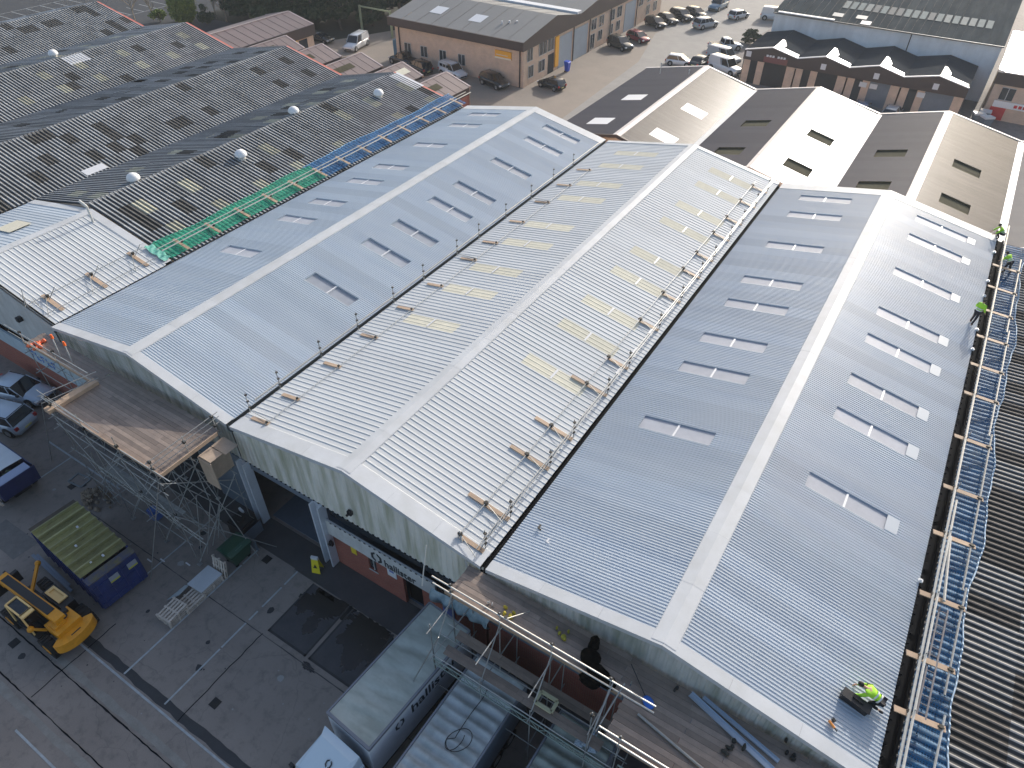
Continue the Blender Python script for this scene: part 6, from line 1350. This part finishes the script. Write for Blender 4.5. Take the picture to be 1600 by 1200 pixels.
for k in range(8):
    x0 = -LX+.5+k*.60; mb = MB(); mb.add([(x0,-LY-.03,LZ),(x0+.49,-LY-.03,LZ+.02),(x0+.49,LY+.03,LZ+.02),(x0,LY+.03,LZ),(x0,-LY-.03,LZ+.20),(x0+.07,-LY-.03,LZ+.20),(x0+.11,-LY-.03,LZ+.05),(x0+.49,-LY-.03,LZ+.03),(x0,LY+.03,LZ+.20),(x0+.07,LY+.03,LZ+.20),(x0+.11,LY+.03,LZ+.05),(x0+.49,LY+.03,LZ+.03)],[(4,5,9,8),(5,6,10,9),(6,7,11,10),(0,4,8,3),(0,1,7,6,5,4),(3,8,9,10,11,2)])
    part('lid_panel', mb, m_cgreen, T, world=False)
    part('lid_ridge', MB().box(x0+.0,-LY-.04,LZ+.13,x0+.075,LY+.04,LZ+.25), mat('lid_ridge_pale', (.42,.40,.20), .8, 0, (2,.3), rnd=.3), T, world=False)
    part('lid_gap_shade', MB().box(x0-.10,-LY-.02,LZ-.05,x0-.002,LY+.02,LZ+.035), mat('lid_painted_shade', (.03,.025,.015), .9), T, world=False)  # shade between the lid panels put in as a dark strip
mb = MB(); mb.box(-LX,-LY-.02,LZ-.02,-LX+.5,LY+.02,LZ+.04); part('lid_panel', mb, mat("lid_brown", (.10,.08,.06), .8, 0, (2,.3)), T, world=False)
mb = MB(); mb.box(LX-.5,-LY-.02,LZ-.02,LX+.04,LY+.02,LZ+.05); part('lid_panel', mb, mat("lid_olive", (.14,.12,.05), .8, 0, (2,.4), col2=(.05,.06,.14)), T, world=False)
for y in (-.95,-.32,.32,.95):
    mb = MB(); mb.box(LX,y-.05,.25,LX+.07,y+.05,LZ-.05); part('door_rib', mb, m_cblue, T, world=False)
for z in (.5,1.2,1.9): mb = MB(); mb.box(LX,-LY+.05,z,LX+.05,LY-.05,z+.10); part('door_rail', mb, m_cblue, T, world=False)
for (y,z) in ((-.1,1.75),(.9,1.75)):
    mb = MB(); mb.box(LX+.072,y-.28,z,LX+.09,y+.22,z+.32); lb = part('label_plate', mb, mat("label_grey", (.30,.32,.38), .5), T, world=False); mb = MB(); mb.box(LX+.072,y-.28,z-.12,LX+.09,y+.22,z-.01); part('label_band', mb, mat("label_yellow", (.5,.5,.06), .5), T, world=False)
for k in range(10):
    x = -LX+.3+k*.6
    for s in (-1,1): mb = MB(); mb.box(x,s*(LY+.03)-.03,.25,x+.09,s*(LY+.03)+.03,LZ-.06); part('side_rib', mb, m_cblue, T, world=False)
for (x,y) in ((-.9,.3),(.2,-.4),(1.9,.1),(1.75,-.5)):
    mb = MB(); mb.box(x,y,LZ+.13,x+.16,y+.1,LZ+.19); part('stuck_litter', mb, m_bar, T, world=False)
# planks/straps beside container
mb = MB(); mb.bar((-8.6,-8.9,.3),(-4.6,-9.1,.35),.16,.05); mb.bar((-8.4,-8.75,.3),(-5.0,-8.95,.36),.12,.05); solo("plastic_planks", mb, mat("grey_planks", (.16,.20,.26), .5), "pair of grey planks leaning along the container's near side", "planks")

# ---------------------------------------------------------------- telehandler
T = thing("telehandler", "yellow telescopic handler with a long black topped boom, seen from above", "telehandler", (-3.9,-10.6,0), R(2))
mj = m_jcb
for sx in (-1,1):
    for s in (-1,1):
        x = sx*1.55; y = s*.98; mb = MB(); mb.tube((x,y-.22,.62),(x,y+.22,.62),.62,22); wh = part('wheel', mb, m_tyre, T, True, world=False)
        mb = MB(); mb.tube((x,y+s*.19,.62),(x,y+s*.24,.62),.30,14); part('rim', mb, mj, wh, world=False)
        tr = MB()
        for k in range(18):
            a = 2*pi*k/18; tr.box(-.07,-.23,-.03,.07,.23,.03); 
            M_ = Matrix.Translation((x+.62*cos(a),y,.62+.62*sin(a))) @ Matrix.Rotation(-a+pi/2,4,'Y')
            for i_ in range(len(tr.v)-8, len(tr.v)): tr.v[i_] = tuple(M_ @ Vector(tr.v[i_]))
        part('tread', tr, m_tyre, wh, world=False)
mb = MB(); mb.box(-2.2,-.5,.55,2.3,.5,1.05); mb.box(-.9,-1.1,.55,.9,1.1,.92); part('chassis', mb, m_plastic, T, world=False)
mb = MB()
n_ = 14; cv = []
for k in range(n_+1):
    a = -pi/2+pi*k/n_; cv.append((2.35+.52*cos(a)*1.0, 1.05*sin(a)))
poly = cv+[(2.2,.75),(2.05,0),(2.2,-.75)]
mb.prism([(u,v_) for u,v_ in poly],2,.85,1.45); part('counterweight', mb, mj, T, world=False)
mb = MB(); mb.box(2.55,-.22,1.452,2.62,.28,1.456); part('maker_print', mb, m_plastic, T, world=False)
mb = MB(); mb.box(1.2,-.62,1.05,2.3,.62,1.75); mb.box(1.4,-.5,1.75,2.0,.1,1.9); part('rear_frame', mb, mj, T, world=False)
mb = MB(); mb.tube((1.75,.15,1.9),(1.75,.15,2.0),.17,10); mb.box(1.3,-.1,1.75,1.55,.5,1.95); part('hydraulics', mb, m_plastic, T, world=False)
mb = MB(); mb.bar((1.9,-.05,1.95),(-3.1,-.05,1.75),.52,.46); part('boom', mb, mj, T, world=False)
mb = MB(); mb.bar((1.2,-.05,2.165),(-2.8,-.05,2.0),.40,.03); part('boom_top_plate', mb, m_plastic, T, world=False)
mb = MB(); mb.bar((-3.0,-.05,1.75),(-3.5,-.05,1.0),.42,.34); part('boom_head', mb, mj, T, world=False)
mb = MB(); mb.box(-3.75,-.7,.35,-3.55,.7,1.1); part('carriage', mb, m_plastic, T, world=False)
for s in (-1,1): mb = MB(); mb.box(-4.9,s*.4-.07,.3,-3.7,s*.4+.07,.38); part('fork', mb, m_plastic, T, world=False)
mb = MB(); mb.add([(-1.0,-1.05,.9),(.55,-1.05,.9),(.55,-.42,.9),(-1.0,-.42,.9),(-.85,-1.0,2.35),(.35,-1.0,2.35),(.35,-.44,2.35),(-.85,-.44,2.35)],[(0,1,5,4),(1,2,6,5),(2,3,7,6),(3,0,4,7),(4,5,6,7)]); part('cab_glass', mb, m_glass, T, world=False)
mb = MB()
for a,b_ in (((-1.0,-1.05,.9),(-.85,-1.0,2.38)),((.55,-1.05,.9),(.35,-1.0,2.38)),((-.85,-1.0,2.38),(.35,-1.0,2.38)),((-.85,-.44,2.38),(.35,-.44,2.38)),((-.85,-1.0,2.38),(-.85,-.44,2.38)),((.35,-1.0,2.38),(.35,-.44,2.38))): mb.bar(a,b_,.08,.08)
mb.box(.32,-1.05,2.34,.6,-.42,2.42); part('cab_frame', mb, mat("machine_cream_yellow", (.80,.55,.22), .5), T, world=False)
mb = MB(); mb.box(-.75,.42,.9,1.0,1.1,1.55); part('engine_cover', mb, m_plastic, T, world=False)
mb = MB()
for a in ((-.55,.62,.62,.74),(-.55,1.02,.62,1.12),(-.55,.74,-.38,1.02),(.45,.74,.62,1.02)): mb.box(a[0]-.0,a[1]-.1,1.58,a[2],a[3]-.1,1.66)
mb.box(-.38,.60,1.555,.45,.95,1.57); part('engine_grille', mb, [mat("machine_cream_yellow", (.80,.55,.22), .5)], T, world=False)
mb = MB(); mb.bar((-1.6,.3,1.2),(-2.6,1.4,1.5),.14,.14); mb.ball((-2.65,1.45,1.5),.16,.16,.16,8,6); part('work_arm', mb, mj, T, world=False)
mb = MB(); mb.bar((1.1,-.6,1.2),(.7,-1.0,1.5),.1,.1); mb.ball((.62,-1.05,1.5),.17,.17,.17,8,6); part('mirror', mb, mj, T, world=False)

# ---------------------------------------------------------------- pallets, sheet, green bin, signs
def pallet(loc, rot, label, L=1.2, W=1.0, first=[]):
    if first:
        T = copy_tree(first[0]); T.location = loc; T.rotation_euler = rot; T['label'] = label; return T
    T = thing("pallet", label, "pallet", loc, 0, "wooden pallets in the yard"); T.rotation_euler = rot
    for k in range(5): part('slat', MB().box(-L/2,-W/2+k*W/5+.01,.12,L/2,-W/2+(k+1)*W/5-.085,.142), m_pallet, T, world=False)
    for x in (-L/2,-.05,L/2-.1): part('bearer', MB().box(x,-W/2,.1,x+.1,W/2,.12), m_pallet, T, world=False)
    for x in (-L/2,-.05,L/2-.1):
        for y in (-W/2,-.05,W/2-.1): part('block', MB().box(x,y,.022,x+.1,y+.1,.10), m_pallet, T, world=False)
    for y in (-W/2,-.05,W/2-.1): part('runner', MB().box(-L/2,y,0,L/2,y+.1,.022), m_pallet, T, world=False)
    first.append(T); return T
pz = 0
for k in range(4): pallet((.95,-7.0,k*.145), (0,0,R(90+k*1.5)), ("bottom","second","third","top")[k]+" pallet of the stack at the end of the bay line"); 
for k in range(2): pallet((1.05,-6.0,k*.145), (0,0,R(91)), ("lower pallet in the middle of the row","upper pallet in the middle of the row, mostly covered")[k])
for k in range(3): pallet((.95,-4.75,k*.145), (0,0,R(88)), ("bottom","middle","top")[k]+" pallet under the white board")
pallet((1.05,-3.85,.64), (0,R(-78),R(92)), "pallet standing upright against the green bin")
mb = MB(); mb.add([(.35,-5.55,.46),(1.42,-5.5,.46),(1.42,-4.1,.46),(.35,-4.15,.46),(.35,-5.55,.52),(1.42,-5.5,.50),(1.42,-4.1,.50),(.35,-4.15,.52)],[(0,3,2,1),(4,5,6,7),(0,1,5,4),(1,2,6,5),(2,3,7,6),(3,0,4,7)]); solo("white_board", mb, mat("white_board", (.50,.54,.58), .5, 0, (1.5,.15)), "flat white board covering a stack of pallets", "board")
mb = MB(); mb.add([(.0,-6.7,.2),(.5,-6.2,.44),(.45,-5.5,.46),(.1,-5.6,.25)],[(0,1,2,3)]); mb.add([(.0,-6.7,.17),(.5,-6.2,.41),(.45,-5.5,.43),(.1,-5.6,.22)],[(0,1,2,3)]); solo("film_sheet", mb, mat("film_grey", (.40,.46,.48), .4), "grey plastic film slipping off the middle pallets", "film")
T = thing("trade_bin", "dark green four wheeled bin behind the upright pallet", "bin", (1.05,-2.75,0), R(90), group=None)
m_gbin = mat("bin_green", (.012,.075,.045), .4, 0, (1.5,.2))
mb = MB(); mb.add([(-.5,-.42,.2),(.5,-.42,.2),(.5,.42,.2),(-.5,.42,.2),(-.66,-.58,1.15),(.66,-.58,1.15),(.66,.58,1.15),(-.66,.58,1.15)],[(0,3,2,1),(0,1,5,4),(1,2,6,5),(2,3,7,6),(3,0,4,7)]); part('body', mb, m_gbin, T, world=False)
mb = MB(); mb.prism([(-.62,1.15),(.62,1.15),(.60,1.22),(.3,1.34),(-.3,1.38),(-.62,1.27)],0,-.70,.70); part('lid', mb, m_gbin, T, world=False)
mb = MB(); mb.box(-.25,-.45,1.325,.2,-.15,1.333); part('label_patch', mb, mat("patch_teal", (.15,.30,.27), .5), T, world=False)
for sx in (-1,1):
    for s in (-1,1): mb = MB(); mb.tube((sx*.42,s*.36-.03,.1),(sx*.42,s*.36+.03,.1),.1,10); part('castor', mb, m_tyre, T, world=False)
mb = MB(); mb.box(0,0,0,.9,.06,.85); mb.box(0,.06,.0,.06,1.2,.85); solo("steel_stillage", mb, m_bluegrey, "low grey steel barrier panel behind the green bin", "barrier panel", loc=(.7,-1.85,.03))
T = thing("water_tank", "black plastic tank beside the white column", "tank", (.1,-1.35,0))
mb = MB(); mb.box(-.75,-.5,0,.55,.5,1.1); mb.box(-.65,-.4,1.1,.45,.4,1.22); part('tank', mb, m_plastic, T, world=False)
mb = MB(); mb.tube((-.1,0,1.22),(-.1,0,1.3),.2,12); part('cap', mb, m_plastic, T, world=False)
def aboard(loc, rz, label, txt):
    T = thing("floor_sign", label, "floor sign", loc, rz, "yellow floor signs by the loading door")
    my = mat("sign_yellow", (.75,.62,.03), .45)
    for s in (-1,1):
        mb = MB(); mb.add([(-.25,s*.22,.03),(.25,s*.22,.03),(.2,s*.03,1.05),(-.2,s*.03,1.05),(-.25,s*.24,.03),(.25,s*.24,.03),(.2,s*.05,1.05),(-.2,s*.05,1.05)],[(0,1,2,3),(7,6,5,4),(0,3,7,4),(1,5,6,2)]); b_ = part('board', mb, my, T, world=False)
        mb = MB(); mb.add([(-.12,s*.185,.45),(.12,s*.185,.45),(0,s*.128,.72)],[(0,1,2)]); part('warning_mark', mb, m_plastic, b_, world=False)
    mb = MB(); mb.box(-.2,-.06,1.05,.2,.06,1.25); part('header', mb, m_bar, T, world=False)
aboard((5.35,-.95,.03), R(20), "yellow floor sign at the foot of the white column", ""); aboard((-.5,-.85,.03), R(-10), "yellow floor sign in the dark by the black tank", "")

# skip lorry / flatbed van at left edge
T = thing("tipper_lorry", "blue sided tipper with a white sheet over its load at the left edge", "lorry", (-15.6,-6.65,0), R(0))
m_dblue = mat("dark_blue_body", (.015,.03,.13), .4, 0, (1,.3)); m_lb = mat("pale_blue_panel", (.30,.36,.52), .5)
part('side', MB().box(-3.5,-1.1,.9,2.7,-1.05,2.15), m_dblue, T, world=False); part('side', MB().box(-3.5,1.05,.9,2.7,1.1,2.15), m_dblue, T, world=False)
part('tailboard', MB().add([(2.7,-1.1,.9),(2.7,1.1,.9),(2.95,1.1,2.2),(2.95,-1.1,2.2),(2.74,-1.1,.9),(2.74,1.1,.9),(2.99,1.1,2.2),(2.99,-1.1,2.2)],[(0,1,2,3),(7,6,5,4),(3,2,6,7),(0,3,7,4),(1,5,6,2)]), m_dblue, T, world=False)
part('tail_cover', MB().box(2.25,-1.0,2.08,2.92,.9,2.2), m_lb, T, world=False)
part('load_sheet', MB().add([(-3.5,-1.06,2.12),(1.75,-1.06,2.12),(1.75,1.06,2.12),(-3.5,1.06,2.12),(-3.5,0,2.22),(1.75,0,2.2)],[(0,1,5,4),(4,5,2,3)]), mat("white_sheet", (.60,.66,.72), .5, 0, (1,.1)), T, world=False)
part('floor', MB().box(-3.5,-1.05,.88,2.7,1.05,.95), m_dblue, T, world=False); part('chassis', MB().box(-3.6,-.5,.5,2.5,.5,.88), m_plastic, T, world=False)
mb = MB(); random.seed(4)
for k in range(14): mb.ball((random.uniform(1.9,2.6),random.uniform(-.9,.9),1.85),.22,.2,.18,8,5,jit=.25)
part('load', mb, mat("green_waste", (.10,.14,.10), .8, 0, (6,.5)), T, world=False)
for x in (-2.6,1.6):
    for s in (-1,1): wheel(T,x,s*.9,.42,.28,s)
mb = MB(); mb.bar((2.75,-1.3,.75),(.2,-1.3,.72),.12,.08); part('side_bar', mb, m_ply, T, world=False)
tm = MB()
for k in range(6): tm.box(-2.3+k*.55,-1.112,1.35,-2.3+k*.55+.34,-1.102,1.42); tm.box(-2.3+k*.55,-1.112,1.58,-2.3+k*.55+.34,-1.102,1.65); tm.box(-2.3+k*.55,-1.112,1.42,-2.3+k*.55+.08,-1.102,1.58)
part('side_lettering', tm, m_lb, T, world=False)
# rubble heap and loose items under scaffold
random.seed(22); mb = MB()
for k in range(46):
    a = random.uniform(0,6.28); r = random.uniform(0,1)**.6; s = random.uniform(.08,.22); mb.ball((1.3*r*cos(a),.75*r*sin(a),.08+.45*(1-r)),s,s*.8,s*.7,6,4,jit=.3)
solo("timber_offcuts", mb, mat("rubble_brown", (.16,.12,.085), .9, 0, (5,.5), col2=(.30,.25,.19)), "heap of brown offcuts and rubble under the scaffold", "rubble", loc=(-9.4,-4.4,0), kind='stuff')
mb = MB(); mb.box(-.3,-.25,0,.3,.25,.7); mb.box(-.24,-.18,.7,.24,.18,.78); solo("blue_drum_box", mb, mat("drum_blue", (.06,.14,.42), .5), "blue plastic tub in the shadow under the deck", "tub", loc=(-5.3,-3.4,0))
mb = MB()
for (a,b_) in (((0,0,.04),(1.1,0,.04)),((1.1,0,.04),(1.1,.75,.04)),((1.1,.75,.04),(0,.75,.04)),((0,.75,.04),(0,0,.04))): mb.bar(a,b_,.09,.06)
solo("square_frame", mb, mat("frame_grey", (.20,.22,.23), .7), "grey square frame lying flat on the tarmac left of the rubble", "frame", loc=(-12.2,-4.6,0), rz=R(8))
mb = MB()
for (x,y,r) in ((-3.2,-5.6,20),(-2.6,-5.2,70),(-1.2,-4.6,-10)): mb.box(x,y,.02,x+.35,y+.07,.06)
solo("timber_offcut", mb, m_bar, "pale offcuts scattered on the dark tarmac beside the container", "offcuts")
# worker-related extras on the right: small white blocks along the eave
mb0 = None
for i, y in enumerate((9.3,27.9,30.2,34.5,36.6,41.0)):
    mb = MB(); mb.box(-.09,-.07,0,.09,.07,.08); mb.box(-.05,-.04,.08,.05,.04,.14); solo("eave_cleat", mb, m_white, ("white eave clip nearest the camera on the right eave","white eave clip just below the walking roofer","white eave clip at the walking roofer's hand","white eave clip above the walking roofer","white eave clip below the stooping worker","white eave clip nearest the far right corner")[i], "clip", "white clips on the right eave", loc=(31.98,y,7.78))

# ---------------------------------------------------------------- haze
hz = MB(); hz.box(-1600,-1600,-1,1600,1600,36)
hm = bpy.data.materials.new("haze_air"); hm.use_nodes = True; t = hm.node_tree; t.nodes.clear(); o_ = t.nodes.new("ShaderNodeOutputMaterial"); v_ = t.nodes.new("ShaderNodeVolumePrincipled")
v_.inputs["Color"].default_value = (.82,.9,1,1); v_.inputs["Density"].default_value = .00032; v_.inputs["Anisotropy"].default_value = .35
t.links.new(v_.outputs[0], o_.inputs["Volume"]); tag(link("haze", hz.mesh("haze", hm)), kind='stuff')
